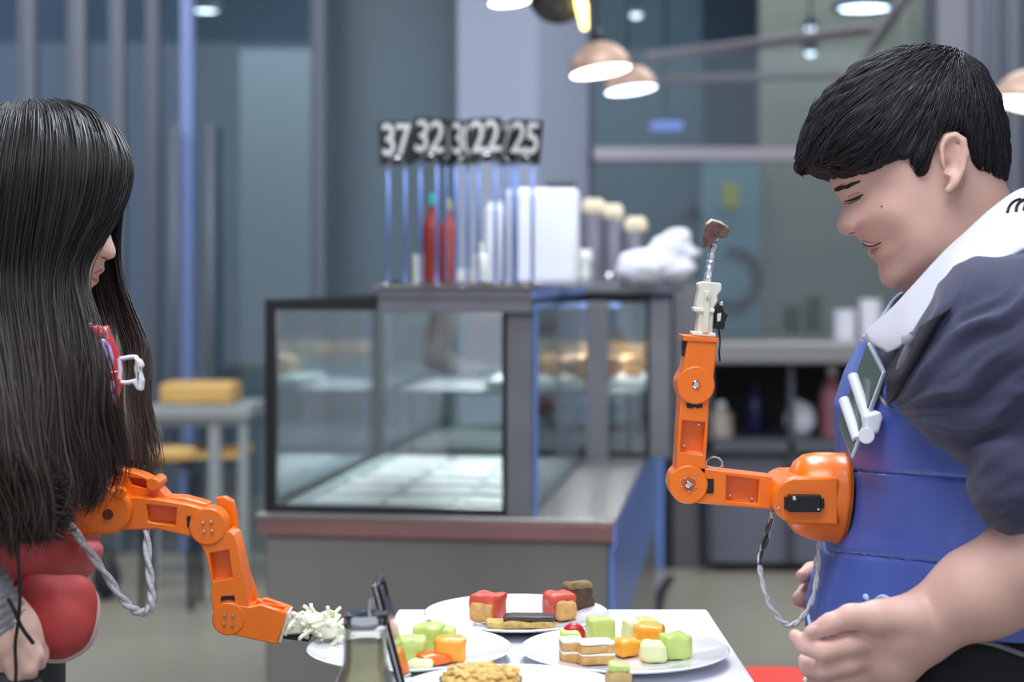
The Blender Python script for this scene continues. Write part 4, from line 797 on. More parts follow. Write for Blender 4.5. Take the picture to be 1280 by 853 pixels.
# ================================================================== PEOPLE
def toz(py, Y): return at(0, py, Y).z
def tox(px, Y): return at(px, 0, Y).x
skin = mat('skin', (220, 177, 163), .48, 0, .05, 30, .05, 400, sss=.12); skin_w = mat('skin_fair', (224, 184, 170), .5, 0, .04, 30, sss=.12)
hair_b = mat('black_hair', (33, 31, 37), .48, 0, .2, 60, spec=.45); hair_w = mat('dark_hair', (26, 22, 21), .5, 0, .25, 50, spec=.5); hair_br = mat('brown_hair', (62, 46, 42), .42, 0, .25, 50); ombre(hair_w, (24, 22, 23), (58, 46, 42), 1.32, 1.10); ombre(hair_br, (26, 23, 24), (86, 68, 62), 1.38, 1.14)
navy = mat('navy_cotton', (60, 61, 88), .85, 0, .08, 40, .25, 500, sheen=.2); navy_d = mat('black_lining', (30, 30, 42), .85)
vinyl = mat('blue_vinyl', (76, 98, 178), .42, 0, .06, 12, .10, 40, coat=.15); lip = mat('lip', (190, 118, 116), .4); teeth = mat('teeth', (232, 226, 216), .35)
# ---------------- the man
Ym = 1.88
mp = thing('person', 'man with short black hair, white scarf and blue padded vest, looking down smiling', 'person', (tox(1230, Ym), Ym, 0))
HP = [(1043, 190), (1039, 204), (1038, 216), (1038, 226), (1041, 234), (1045, 241), (1050, 247), (1054, 253), (1054, 259), (1052, 266), (1049, 274), (1047, 281), (1048, 288), (1053, 293), (1060, 295), (1068, 294), (1073, 296), (1075, 300), (1079, 304), (1084, 307), (1088, 310), (1087, 315), (1088, 320), (1092, 325), (1098, 329), (1100, 335), (1100, 343), (1102, 351), (1106, 357), (1113, 361), (1120, 361), (1127, 363), (1138, 372), (1150, 395), (1158, 430), (1300, 430), (1296, 330), (1278, 275), (1258, 240), (1248, 215), (1243, 185), (1238, 150), (1222, 108), (1195, 82), (1155, 74), (1112, 86), (1075, 112), (1053, 150)]
def gx(x, z, px, py, s, Y=Ym): p = at(px, py, Y); s = s/F*Y; return np.exp(-((x-p.x)**2+(z-p.z)**2)/(2*s*s))
def wman(x, z):
    w = np.full(x.shape, .081, np.float32)
    w += .008*gx(x, z, 1112, 300, 22)+.006*gx(x, z, 1140, 330, 26)-.004*gx(x, z, 1070, 232, 14)         # full cheek, temple
    w += .004*gx(x, z, 1094, 276, 14)-.0015*gx(x, z, 1097, 297, 5)-.010*gx(x, z, 1058, 251, 7)+.006*gx(x, z, 1060, 262, 5)*0
    pass
    w -= .003*gx(x, z, 1096, 305, 6)                                        # corner of the mouth
    w += .005*gx(x, z, 1060, 288, 4)-.005*gx(x, z, 1068, 285, 3)-.002*gx(x, z, 1075, 292, 4)                                        # wing of the nose
    w -= .006*gx(x, z, 1200, 300, 50)
    return w
body = SDF((tox(985, 1.6), 1.55, toz(905, 1.88)), (tox(1420, 1.88)+.02, 2.24, toz(62, 1.88)), .0027)
body.poly(HP, Ym, Ym, wman, .078, .004)
for s in (-1, 1):                                                            # ears
    ye = Ym+s*.083; tilt = Matrix.Rotation(R(-14), 3, 'Y')
    body.ell(at(1166, 208, Ym)*1+Vector((0, s*.083, 0)), (.0135, .0075, .031), .004, tilt)
    pts = [(1157, 226), (1153, 208), (1152, 192), (1158, 181), (1168, 177), (1177, 184), (1180, 200), (1176, 218), (1168, 234), (1160, 243)]
    body.chain([at(x, y, Ym)+Vector((0, s*(.090 if 180 < y < 236 else .088), 0)) for x, y in pts], [.0028, .003, .0034, .0038, .004, .0042, .0042, .004, .0045, .005], .002)
    body.cutell(at(1164, 205, Ym)+Vector((0, s*.093, 0)), (.0075, .008, .017), .003, tilt)
    body.cutell(at(1160, 214, Ym)+Vector((0, s*.089, 0)), (.005, .008, .007), .002)
TL_m = [(380, 1185, 1290, .06), (400, 1120, 1330, .12), (430, 1084, 1368, .17), (470, 1066, 1390, .21), (510, 1054, 1402, .232), (560, 1056, 1408, .242), (600, 1058, 1410, .246), (650, 1052, 1410, .248), (700, 1036, 1408, .248), (760, 1018, 1402, .245), (800, 1018, 1398, .24), (850, 1024, 1394, .238), (900, 1030, 1392, .236)]
LV = [(toz(y, Ym), tox(a+7, Ym), tox(b, Ym), w) for y, a, b, w in TL_m]
body.loft([l for l in LV if l[0] > toz(890, Ym)], Ym, .030, .02, 2.05)
def P(px, py, Y): return at(px, py, Y)
# near arm and hand (his left), forearm reaching forward
body.chain([P(1300, 420, 1.68), P(1355, 560, 1.64), P(1372, 672, 1.63)], [.062, .055, .048], .02)
body.chain([P(1372, 672, 1.63), P(1300, 698, 1.63), P(1220, 742, 1.645), P(1160, 778, 1.66)], [.052, .0505, .043, .033], .012)
body.cone(P(1345, 706, 1.63), P(1240, 752, 1.64), .036, .032, .015)
body.chain([P(1165, 778, 1.66), P(1128, 790, 1.66), P(1092, 802, 1.665)], [.031, .030, .024], .012)
body.chain([P(1150, 800, 1.665), P(1112, 826, 1.67), P(1084, 836, 1.675)], [.027, .028, .022], .012)
body.chain([P(1140, 772, 1.645), P(1098, 772, 1.64), P(1063, 771, 1.640), P(1038, 780, 1.642), P(1014, 791, 1.645)], [.024, .0165, .0115, .0098, .0078], .006)   # thumb along the top
fingers = [([(1092, 798, 1.655), (1062, 806, 1.645), (1030, 815, 1.642), (1008, 808, 1.648), (994, 795, 1.656)], [.0145, .0122, .0105, .009, .007]),
           ([(1090, 818, 1.665), (1060, 829, 1.650), (1030, 838, 1.650), (1012, 836, 1.664), (1006, 826, 1.678)], [.0145, .0125, .0108, .0092, .0075]),
           ([(1092, 836, 1.672), (1064, 849, 1.660), (1036, 857, 1.660), (1020, 852, 1.675), (1017, 842, 1.690)], [.014, .012, .0104, .009, .0073]),
           ([(1098, 850, 1.680), (1072, 864, 1.672), (1048, 869, 1.674), (1036, 864, 1.688), (1034, 855, 1.70)], [.0125, .0105, .009, .008, .0066])]
for q, r in fingers: body.chain([P(*p) for p in q], r, .0035)
# far arm and hand (his right), fingers showing in front of the belly
body.chain([P(1290, 430, 2.10), P(1330, 600, 2.15), P(1300, 715, 2.17)], [.058, .05, .045], .02)
body.chain([P(1300, 715, 2.17), P(1190, 742, 2.17), P(1102, 742, 2.12)], [.045, .038, .029], .012)
body.chain([P(1102, 742, 2.12), P(1066, 734, 2.08), P(1046, 730, 2.05)], [.028, .027, .021], .012)
for q, r in [([(1048, 722, 2.05), (1030, 712, 2.03), (1014, 714, 2.0), (1003, 721, 1.975)], [.0135, .012, .0105, .0085]),
             ([(1048, 738, 2.05), (1028, 738, 2.03), (1010, 742, 2.0), (1001, 749, 1.978)], [.014, .013, .0125, .0105]),
             ([(1052, 752, 2.06), (1036, 754, 2.04), (1020, 757, 2.01), (1013, 763, 1.99)], [.0135, .012, .0105, .0085]),
             ([(1058, 764, 2.07), (1046, 768, 2.05), (1032, 771, 2.03), (1026, 775, 2.01)], [.012, .0105, .009, .0075]),
             ([(1066, 716, 2.06), (1050, 702, 2.03), (1036, 698, 2.01), (1026, 702, 1.99)], [.015, .0125, .0105, .0085])]:
    body.chain([P(*p) for p in q], r, .0035)
me = body.mesh('body', 2); del body; bv = bvh_of(me); finish('body', me, skin, mp, smooth=True)
S_ = lambda px, py, l=0.: surf(bv, px, py, l)
def on_skin(name, pts, r, m, n=18, lift=0., parent=mp, seg=8):
    q = [S_(x, y, lift) for x, y in pts]; q = [p for p in q if p]
    return MB().tube(spline(q, n), r, seg).build(name, m, parent, smooth=True) if len(q) > 1 else None
brow_m = mat('brow_hair', (30, 24, 26), .6)
on_skin('eyelid', [(1056, 252), (1062, 251), (1068, 249), (1074, 246), (1079, 243)], [.0005+.0009*math.sin(math.pi*i/15) for i in range(16)], brow_m, 16, .0006)
on_skin('eye_line', [(1055, 254), (1062, 254.5), (1069, 251.5), (1076, 247)], .0006, mat('eye_dark', (60, 40, 40), .4), 12, -.0001)
on_skin('eye_crease', [(1060, 246), (1067, 243), (1074, 240)], .0005, mat('crease', (150, 106, 98), .6), 10, .0)
def hairs_on(name, a, b, n, ln, m, wid, thick=.0005):
    S = []
    for i in range(n):
        t = rng.uniform(0, 1); px = a[0]+(b[0]-a[0])*t+rng.normal(0, .4); py = a[1]+(b[1]-a[1])*t+rng.normal(0, wid*(1-.5*t)); q = []
        for j in range(5): s = S_(px+ln[0]*j/4, py+ln[1]*j/4, .0009-.0001*j); q.append(s)
        if all(q): S.append([tuple(v) for v in q])
    if S: strands(name, S, [thick]*len(S), m, mp)
hairs_on('eyebrow', (1043, 239), (1070, 229), 120, (7, -3.5), brow_m, 1.3, .0004)
q = [S_(x, y, .0008) for x, y in ((1079, 304.5), (1084, 307), (1090, 308), (1096, 306), (1101, 303))]
on_skin('mouth_line', [(1078, 303.5), (1084, 307), (1090, 308), (1096, 306), (1101, 303)], [.0008, .0012, .0014, .0014, .0013, .0012, .0011, .001, .0009, .0008, .0007, .0006], mat('mouth_dark', (88, 42, 44), .5), 12, .0001)
on_skin('teeth', [(1080, 302.5), (1085, 305), (1092, 305.8)], [.0010, .0014, .0015, .0014, .0013, .0012, .001, .0006], teeth, 8, .0002)
on_skin('lower_lip', [(1088.5, 315), (1091.5, 315), (1095, 313), (1099, 309)], [.0018, .0028, .0032, .003, .0026, .0021, .0016, .001], lip, 8, -.0009)
on_skin('upper_lip', [(1076, 301), (1081, 302), (1086, 303), (1093, 304)], [.001, .0016, .0018, .0017, .0015, .0012, .001, .0006], lip, 8, -.0008)
on_skin('nostril', [(1062, 293), (1065, 291), (1068, 291)], .0011, mat('nostril_dark', (96, 50, 48), .6), 6, -.0004)
for p in ((1102, 258), ): MB().ell(S_(p[0], p[1]), (.0013, .0013, .0013), 10, 6).build('mole', brow_m if False else mat('mole', (150, 100, 92), .6), mp, smooth=True)
nail = mat('nail', (226, 176, 172), .3)
for (a, b, r) in (((1020, 787), (1012, 791), .0052),):
    q0 = S_(*a); q1 = S_(*b)
    if q0 and q1: MB().ell((q0+q1)/2, (.0065, .0022, .0045), 14, 8, Matrix.Rotation(R(-28), 3, 'Y')).build('fingernail', nail, mp, smooth=True)
# hair: sculpted mass and combed locks
HO = [(1002, 214), (1000, 196), (1006, 166), (1018, 138), (1040, 110), (1072, 82), (1110, 64), (1150, 57), (1190, 62), (1222, 84), (1244, 122), (1255, 165), (1256, 205), (1250, 232), (1225, 260), (1150, 300), (1080, 280), (1045, 245), (1030, 226)]
HR = [(1000, 214), (1004, 216), (1016, 210), (1032, 218), (1050, 222), (1075, 216), (1096, 205), (1112, 203), (1122, 214), (1127, 226), (1135, 222), (1139, 204), (1146, 184), (1158, 170), (1172, 168), (1186, 182), (1194, 208), (1206, 224), (1224, 232), (1240, 234), (1254, 226), (1270, 200), (1270, 120), (1230, 60), (1150, 40), (1060, 60), (1000, 120), (985, 180)]
hs = SDF((tox(985, 1.88), 1.76, toz(250, 1.88)), (tox(1275, 1.88), 2.0, toz(48, 1.88)), .0024)
hs.poly(HO, Ym, Ym, lambda x, z: np.full(x.shape, .0885, np.float32)-.008*gx(x, z, 1215, 225, 26), .088, 0, HR, .006)
hm = hs.mesh('hair', 2)
for v in hm.vertices:                                              # combed relief along the growth direction
    p = v.co; d = at(1190, 72, Ym); a = math.atan2(p.z-d.z, p.x-d.x); n = noise.noise(Vector((a*22, p.y*60, (p-d).length*6))); v.co += (p-at(1140, 160, Ym)).normalized()*n*.0025
hb = bvh_of(hm); ho = finish('hair', hm, hair_b, mp, smooth=True)
def in_poly(px, py, Q):
    c = False
    for i in range(len(Q)):
        a = Q[i]; b = Q[i-1]
        if (a[1] > py) != (b[1] > py) and px < (b[0]-a[0])*(py-a[1])/(b[1]-a[1])+a[0]: c = not c
    return c
S = []; vs_ = np.array([v.co[:] for v in hm.vertices])+np.array(mp.location); crown = at(1192, 70, Ym); pick = rng.integers(0, len(vs_), 8000)
for i in pick:
    p = Vector(vs_[i]); q = []; side = 1 if p.y > Ym else -1; fr = max(0, min(1, (tox(1150, Ym)-p.x)/.09)); L = rng.uniform(.03, .055)*(1+.3*fr); lift = rng.uniform(.0002, .0030); ok = True; cur = p.copy(); wob = rng.normal(0, .25)
    for j in range(8):
        if j >= 7: q.append(tuple(Vector(q[-1])+flow*L/8-n*.0005)); continue
        l, n, _, _ = hb.find_nearest(cur)
        if l is None: ok = False; break
        q.append(tuple(l+n*(lift*(1 if j < 6 else .6)+.0004*j*fr))); d = (l-crown); d.y *= .35; d = d.normalized() if d.length > 1e-4 else Vector((-1, 0, 0))
        flow = d*(.9)+Vector((-.75*fr, 0, -.25-.45*(1-fr)*(1 if l.z < crown.z-.03 else .3)))+Vector((0, wob*.15*side, .1*wob)); flow = (flow-n*flow.dot(n)).normalized(); cur = l+flow*L/8
    if ok: S.append(q)
strands('hair_locks', S, rng.uniform(.0005, .0010, len(S)), hair_b, ho)['kind'] = 'stuff'
# fringe tips and the loose curl over the forehead
S = []
for i in range(220):
    t = rng.uniform(0, 1); x0 = 1018+55*t+rng.normal(0, 4); y0 = 150-10*t+rng.normal(0, 10); ex = 1000+40*t+rng.normal(0, 5); ey = 206+10*t+rng.normal(0, 6)
    yy = Ym+rng.normal(0, .035); q = spline([at(x0, y0, yy), at((x0+ex)/2-7, (y0+ey)/2, yy), at(ex, ey, yy)], 9); S.append([tuple(v) for v in q])
for i in range(14):
    o = rng.normal(0, 1.6); yy = Ym-.02+rng.normal(0, .005); q = spline([at(1016+o, 168, yy), at(1003+o, 190, yy), at(994+o*.7, 205, yy), at(995+o*.5, 215, yy), at(1005+o, 222+o, yy)], 9); S.append([tuple(v) for v in q])
strands('hair_tips', S, [.0005]*len(S), hair_b, ho, taper=.1)['kind'] = 'stuff'
# shirt: dark torso with loose sleeves, folds pressed into it
sh = SDF((tox(1010, 1.88), 1.50, toz(880, 1.88)), (tox(1440, 1.88), 2.27, toz(330, 1.88)), .0042)
sh.loft([l for l in LV if l[0] > toz(742, Ym)], Ym, .005, .01, 2.05)
for s, Ya in ((-1, 1.66), (1, 2.10)):
    dY = Ya-1.66
    sh.ell(P(1288, 440, Ya), (.098, .085, .098), .05)
    sh.chain([P(1300, 440, Ya), P(1348, 560, Ya-.02*s*0-.01), P(1362, 640, Ya-.02)], [.092, .082, .072], .03)
    if s < 0: sh.chain([P(1290, 450, 1.64), P(1205, 480, 1.645), P(1140, 492, 1.68)], [.085, .052, .016], .035); sh.chain([P(1320, 560, 1.62), P(1280, 590, 1.615), P(1270, 612, 1.615)], [.07, .045, .03], .02)
sm = sh.mesh('shirt', 2); del sh
sm.calc_loop_triangles() if hasattr(sm, 'calc_loop_triangles') else None
nor = [v.normal.copy() for v in sm.vertices]
for v, n in zip(sm.vertices, nor):
    p = v.co; px, py = proj(p); th = math.atan2(-(py-520), px-1105); rr = math.hypot(px-1105, py-520)/100; ys = p.y*5
    wv = .22*noise.noise(Vector((px*.012, py*.012, ys)))
    f = 1-2*abs(noise.noise(Vector((th*4.2+wv*4, rr*.55, ys*.7)))); g_ = 1-2*abs(noise.noise(Vector((th*9+wv*6, rr*1.1+4, ys+7))))
    amp = min(1, rr/.7); low = max(0, min(1, (py-540)/70)); near = 1 if p.y < 1.80 or p.y > 1.96 else .3
    h_ = 1-2*abs(noise.noise(Vector(((py*.9+px*.5)*.035+wv*2, (px-py*.4)*.006, ys)))) 
    v.co += n*near*amp*((1-low*.6)*(f*.0085+g_*.0035)+low*h_*.008)
svb = bvh_of(sm); so = finish('shirt', sm, navy, mp, smooth=True)
q = surf(svb, 1140, 428, .0065)
if q: MB().ell(q, (.0062, .003, .0062), 16, 8).build('button', mat('grey_button', (170, 170, 184), .3), so, smooth=True)
# dark inner front of the shirt behind the scarf
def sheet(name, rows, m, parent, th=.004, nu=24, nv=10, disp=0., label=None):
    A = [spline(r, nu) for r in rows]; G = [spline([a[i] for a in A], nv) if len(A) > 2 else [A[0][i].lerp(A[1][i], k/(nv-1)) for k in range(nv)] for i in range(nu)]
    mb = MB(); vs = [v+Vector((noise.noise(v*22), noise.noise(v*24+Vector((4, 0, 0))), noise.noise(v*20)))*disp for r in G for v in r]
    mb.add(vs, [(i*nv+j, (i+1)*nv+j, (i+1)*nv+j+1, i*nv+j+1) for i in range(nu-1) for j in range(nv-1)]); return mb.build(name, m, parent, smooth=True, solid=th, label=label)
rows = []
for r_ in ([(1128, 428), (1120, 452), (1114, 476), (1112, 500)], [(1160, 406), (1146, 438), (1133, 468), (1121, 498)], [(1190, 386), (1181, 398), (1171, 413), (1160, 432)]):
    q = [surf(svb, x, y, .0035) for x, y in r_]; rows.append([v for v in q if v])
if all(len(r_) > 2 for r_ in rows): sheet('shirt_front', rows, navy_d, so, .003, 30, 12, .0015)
# vest: shell around the torso, arm hole cut out, quilted seams pressed in
AH = [(1000, 418), (1085, 426), (1100, 452), (1108, 486), (1116, 512), (1150, 524), (1180, 531), (1200, 552), (1224, 592), (1262, 640), (1330, 660), (1480, 640), (1480, 806), (1130, 800), (1085, 812), (1000, 812), (960, 812), (960, 420)]
nr, nt = 170, 260; vs = []; Lz = np.array(LV)[::-1]
ztop, zbot = toz(424, Ym), toz(832, Ym)
for i in range(nr):
    z = ztop+(zbot-ztop)*i/(nr-1); xf, xb, b = (np.interp(z, Lz[:, 0], Lz[:, j]) for j in (1, 2, 3)); off = .008
    a = (xb-xf)/2+off; xc = (xf+xb)/2; b = b+off
    for j in range(nt):
        t = 2*math.pi*j/nt; ct_, s_ = math.cos(t), math.sin(t); n = 2.05
        p = Vector((xc-a*math.copysign(abs(ct_)**(2/n), ct_), Ym-b*math.copysign(abs(s_)**(2/n), s_), z))
        pm = p if p.y <= Ym else Vector((p.x, 2*Ym-p.y, p.z)); px, py = proj(pm); g = 0
        for y0, sl in ((588, .075), (693, .11)): g += math.exp(-((py-(y0+(px-1060)*sl))/2.6)**2)
        xs = 1226-(py-612)*.42
        if 596 < py < 705: g += .7*math.exp(-((px-xs)/2.4)**2)
        puff = .0022*noise.noise(p*9)
        nrm = Vector((p.x-xc, p.y-Ym, 0)).normalized(); p += nrm*(puff-.0036*g); vs.append(p)
fs = []
for i in range(nr-1):
    for j in range(nt):
        f = (i*nt+j, i*nt+(j+1) % nt, (i+1)*nt+(j+1) % nt, (i+1)*nt+j); c = sum((vs[k] for k in f), Vector())/4
        cm_ = c if c.y <= Ym else Vector((c.x, 2*Ym-c.y, c.z)); px, py = proj(cm_)
        if in_poly(px, py, AH): fs.append(f)
vest = MB().add(vs, fs).build('vest', vinyl, mp, smooth=True, solid=.006)
# rolled piping round the arm hole, torn white stuffing at the hem
pipe_p = []
vbv = bvh_of(vest.data) if False else None
vv = MB().add(vs, [(i*nt+j, i*nt+(j+1) % nt, (i+1)*nt+(j+1) % nt, (i+1)*nt+j) for i in range(nr-1) for j in range(nt)]).mesh('v_tmp'); vbv = bvh_of(vv)
hem = [surf(vbv, x, y, .001) for x, y in ((1087, 431), (1093, 440), (1100, 452), (1104, 469), (1108, 486), (1112, 500), (1117, 511), (1133, 518), (1150, 523.5), (1165, 527), (1180, 531), (1190, 540), (1200, 552), (1212, 571), (1224, 592), (1243, 616), (1262, 640))]
hem = [h for h in hem if h]
if len(hem) > 3: MB().tube(spline(hem, 60), .0042, 8).build('piping', vinyl, vest, smooth=True)
for i, pts in enumerate((((1083, 750), (1085, 746), (1088, 752)), ((1096, 752), (1106, 747), (1118, 753)), ((1013, 764), (1016, 778), (1020, 792)))):
    q = [surf(vbv, x, y, .003) for x, y in pts]; q = [h for h in q if h]
    if len(q) > 2: MB().tube(spline(q, 8), [.0014, .002, .0026, .0026, .003, .003, .0026, .0016], 8).build('white_stuffing', mat('light_blue_stuffing', (178, 198, 232), .7), vest, smooth=True)
# clear plastic strap edge over the chest
q = [surf(vbv, x, y, .002) or surf(svb, x, y, .002) for x, y in ((1100, 492), (1108, 505), (1122, 515), (1140, 520), (1158, 526))]; q = [h for h in q if h]
if len(q) > 2: MB().tube(spline(q, 16), .0022, 8).build('edge_trim', mat('tan_trim', (176, 158, 140), .4), vest, smooth=True)
# scarf collar round the neck
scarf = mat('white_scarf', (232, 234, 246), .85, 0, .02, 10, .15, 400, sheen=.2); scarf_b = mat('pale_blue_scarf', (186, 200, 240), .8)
sc = sheet('scarf', [[P(1330, 262, 1.88), P(1292, 238, 1.80), P(1258, 250, 1.758), P(1212, 288, 1.748), P(1166, 334, 1.755), P(1130, 372, 1.778), P(1084, 418, 1.83)],
                     [P(1330, 272, 1.84), P(1296, 262, 1.76), P(1262, 276, 1.705), P(1218, 314, 1.700), P(1172, 362, 1.72), P(1132, 402, 1.755), P(1090, 428, 1.82)],
                     [P(1350, 310, 1.78), P(1315, 300, 1.68), P(1278, 314, 1.648), P(1232, 346, 1.655), P(1184, 384, 1.685), P(1146, 420, 1.72), P(1113, 442, 1.785)]], scarf, mp, .006, 40, 14, .0025)
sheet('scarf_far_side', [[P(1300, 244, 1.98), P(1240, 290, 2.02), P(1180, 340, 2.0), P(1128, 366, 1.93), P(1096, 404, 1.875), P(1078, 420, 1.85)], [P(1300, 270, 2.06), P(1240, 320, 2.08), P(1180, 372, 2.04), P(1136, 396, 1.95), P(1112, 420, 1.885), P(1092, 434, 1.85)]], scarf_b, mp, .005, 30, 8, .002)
blk_m = mat('stripe_black', (24, 24, 28), .7)
scv = bvh_of(sc.data); org = mp.location
for i in range(3):                                                  # black stripes on the scarf end
    q = []
    for x, y in ((1260+i*9, 270-i*1.5), (1262+i*9, 262-i*2), (1267+i*9, 256-i*2), (1274+i*9, 253-i*2)):
        o_ = Vector((0, 0, CZ))-org; l, n, _, _ = scv.ray_cast(o_, (at(x, y, 1)-Vector((0, 0, CZ))).normalized())
        if l is not None: q.append(l+org+(n if n.y < 0 else -n)*.0036)
    if len(q) > 1: MB().tube(spline(q, 10), .0016, 6).build('stripe', blk_m, sc, smooth=True)
# trousers and shoes down to the floor
trou = mat('dark_trousers', (22, 22, 32), .8, 0, .1, 30, .2, 200); ts = SDF((.28, 1.55, .02), (.95, 2.2, 1.0), .008); hx = tox(1215, Ym)
LT = [(1.005, hx-.152, hx+.158, .232), (.90, hx-.17, hx+.17, .228), (.80, hx-.15, hx+.16, .215)]
ts.loft(LT, Ym, 0, .02)
for s in (-1, 1): ts.chain([(hx, Ym+s*.11, .82), (hx-.01, Ym+s*.115, .48), (hx+.02, Ym+s*.115, .09)], [.10, .078, .066], .05)
to = finish('trousers', ts.mesh('trousers', 2), trou, mp, smooth=True)
MB().tube(spline([P(1214, 800, 1.648), P(1244, 806, 1.642), P(1290, 822, 1.645), P(1340, 832, 1.66)], 16), .0028, 8).build('waist_cord', mat('grey_cord', (120, 120, 134), .5), to, smooth=True)
for s in (-1, 1):
    mb = MB(); c = Vector((hx-.03, Ym+s*.115, 0)); mb.ell(c+Vector((-.04, 0, .045)), (.14, .05, .045), 20, 10); mb.ell(c+Vector((.04, 0, .06)), (.055, .045, .06), 18, 10); mb.build('shoe', black, mp, smooth=True)
MB().tube([at(1006, 848, 1.70), at(1012, 856, 1.70), at(1026, 868, 1.69)], .003, 8).build('wrist_cord', white, mp, smooth=True)
# phone in its white clamp on his chest
c = at(1076, 500, 1.80); t = thing('mounted_phone', 'glass fronted phone clamped in a white holder on the man\'s chest', 'phone', c)
A_, B_, C_, D_ = at(1085, 426, 1.815), at(1104, 463, 1.765), at(1063, 573, 1.75), at(1046, 531, 1.80)
nrm = (B_-A_).cross(D_-A_).normalized(); nrm = nrm if nrm.x < 0 else -nrm
MB().prismv([A_, B_, C_, D_], [p-nrm*.007 for p in (A_, B_, C_, D_)]).build('body', mat('silver_rim', (190, 194, 200), .3, .5), t, bevel=.003, seg=3)
cc = (A_+B_+C_+D_)/4; q = [cc+(p-cc)*.93 for p in (A_, B_, C_, D_)]
MB().prismv([p+nrm*.001 for p in q], [p-nrm*.001 for p in q]).build('screen', mat('green_grey_screen', (84, 98, 96), .12, coat=.6), t, bevel=.0005)
wclip = mat('white_clamp', (222, 226, 234), .35)
for a, b in (((1066, 470), (1086, 528)), ((1055, 500), (1072, 550))): MB().tube([at(a[0], a[1], 1.795), at(b[0], b[1], 1.755)], .0058, 14).build('clamp_bar', wclip, t, smooth=True, sharp=50)
MB().plate([(1078, 519), (1098, 513), (1101, 522), (1095, 542), (1078, 540)], 1.742, 1.768, 1.755).build('clamp_body', wclip, t, bevel=.003, seg=3)
MB().tube([at(1083, 545, 1.728), at(1083, 545, 1.758)], .0085, 20).build('clamp_knob', wclip, t, smooth=True, sharp=50, bevel=.001)
# ---------------- the woman
Yw = 1.85
wp = thing('person', 'woman with long dark hair over her face, wearing a pinkish red jacket', 'person', (tox(-10, Yw), Yw, 0))
WP = [(118, 190), (128, 215), (134, 240), (136, 258), (133, 274), (134, 287), (138, 300), (142, 311), (143, 318), (140, 324), (133, 325), (128, 326), (127, 331), (129, 337), (126, 342), (120, 345), (122, 351), (118, 357), (111, 361), (110, 370), (104, 381), (92, 388), (78, 390), (64, 400), (60, 440), (-40, 440), (-42, 340), (-55, 280), (-52, 215), (-25, 165), (25, 146), (80, 156)]
def ww(x, z):
    w = np.full(x.shape, .074, np.float32); w += .006*gx(x, z, 95, 320, 22, Yw)-.009*gx(x, z, 118, 268, 8, Yw)-.004*gx(x, z, 112, 345, 6, Yw); return w
wb_ = SDF((tox(-190, 1.85), 1.55, .92), (tox(150, 1.85), 2.15, toz(138, 1.85)), .0032)
wb_.poly(WP, Yw, Yw, ww, .072, .004)
TL_w = [(392, 62, -70, .07), (408, 96, -100, .13), (430, 120, -118, .165), (460, 136, -130, .185), (510, 140, -138, .19), (550, 124, -140, .19), (600, 112, -140, .19), (650, 117, -142, .188), (690, 122, -146, .184), (712, 119, -148, .178), (721, 110, -146, .170)]
LW = [(toz(y, Yw), tox(a-4, Yw), tox(b, Yw), w_) for y, a, b, w_ in TL_w]
wb_.loft(LW, Yw, .03, .02, 2.1)
wb_.chain([P(-70, 470, 1.73), P(-95, 600, 1.69), P(-66, 700, 1.64), P(-2, 774, 1.64)], [.042, .036, .032, .025], .02)
wb_.chain([P(2, 772, 1.64), P(14, 796, 1.64), P(24, 808, 1.645)], [.026, .028, .022], .012)
for q, r in [([(22, 792, 1.632), (34, 806, 1.628), (44, 820, 1.630), (50, 830, 1.64)], [.011, .0098, .0088, .007]), ([(18, 802, 1.63), (28, 820, 1.622), (36, 836, 1.622), (38, 846, 1.632)], [.0115, .0102, .009, .0072]),
             ([(10, 808, 1.632), (16, 828, 1.622), (20, 845, 1.622), (20, 854, 1.634)], [.0112, .0098, .0088, .007]), ([(0, 810, 1.638), (2, 830, 1.63), (4, 846, 1.632), (5, 854, 1.642)], [.01, .0086, .0076, .006]),
             ([(28, 786, 1.66), (42, 800, 1.67), (50, 812, 1.675), (53, 822, 1.672)], [.012, .0105, .0092, .0074])]: wb_.chain([P(*p) for p in q], r, .003)
wb_.chain([P(-40, 450, 2.04), P(-60, 600, 2.08), P(20, 660, 2.06), P(70, 640, 2.0)], [.045, .04, .034, .026], .02); wb_.ell(P(86, 634, 1.97), (.045, .018, .035), .015)
for dy in (-14, -3, 8, 18): wb_.chain([P(100, 632+dy, 1.965), P(122, 636+dy, 1.95), P(134, 640+dy, 1.93)], [.0095, .0085, .007], .003)
wb_.chain([P(84, 612, 1.965), P(98, 604, 1.94), P(110, 606, 1.92)], [.012, .01, .008], .004)
me = wb_.mesh('body', 2); del wb_; wbv = bvh_of(me); finish('body', me, skin_w, wp, smooth=True)
SW = lambda px, py, l=0.: surf(wbv, px, py, l)
for nm, pts, r, m in (('upper_lip', [(128, 337), (123, 339), (117, 341)], [.0012, .0018, .0016, .0013, .001, .0006], lip), ('lower_lip', [(121, 350), (117, 349), (113, 347)], [.0016, .0022, .0018, .0014, .001, .0006], lip), ('nostril', [(133, 324), (130, 322), (127, 322)], .001, mat('nostril_dark', (96, 50, 48), .6)), ('eyelid', [(131, 268), (124, 267), (116, 262)], .0009, brow_m)):
    q = [SW(x, y, 0) for x, y in pts]; q = [p for p in q if p]
    if len(q) > 1: MB().tube(spline(q, 6), r, 8).build(nm, m, wp, smooth=True)
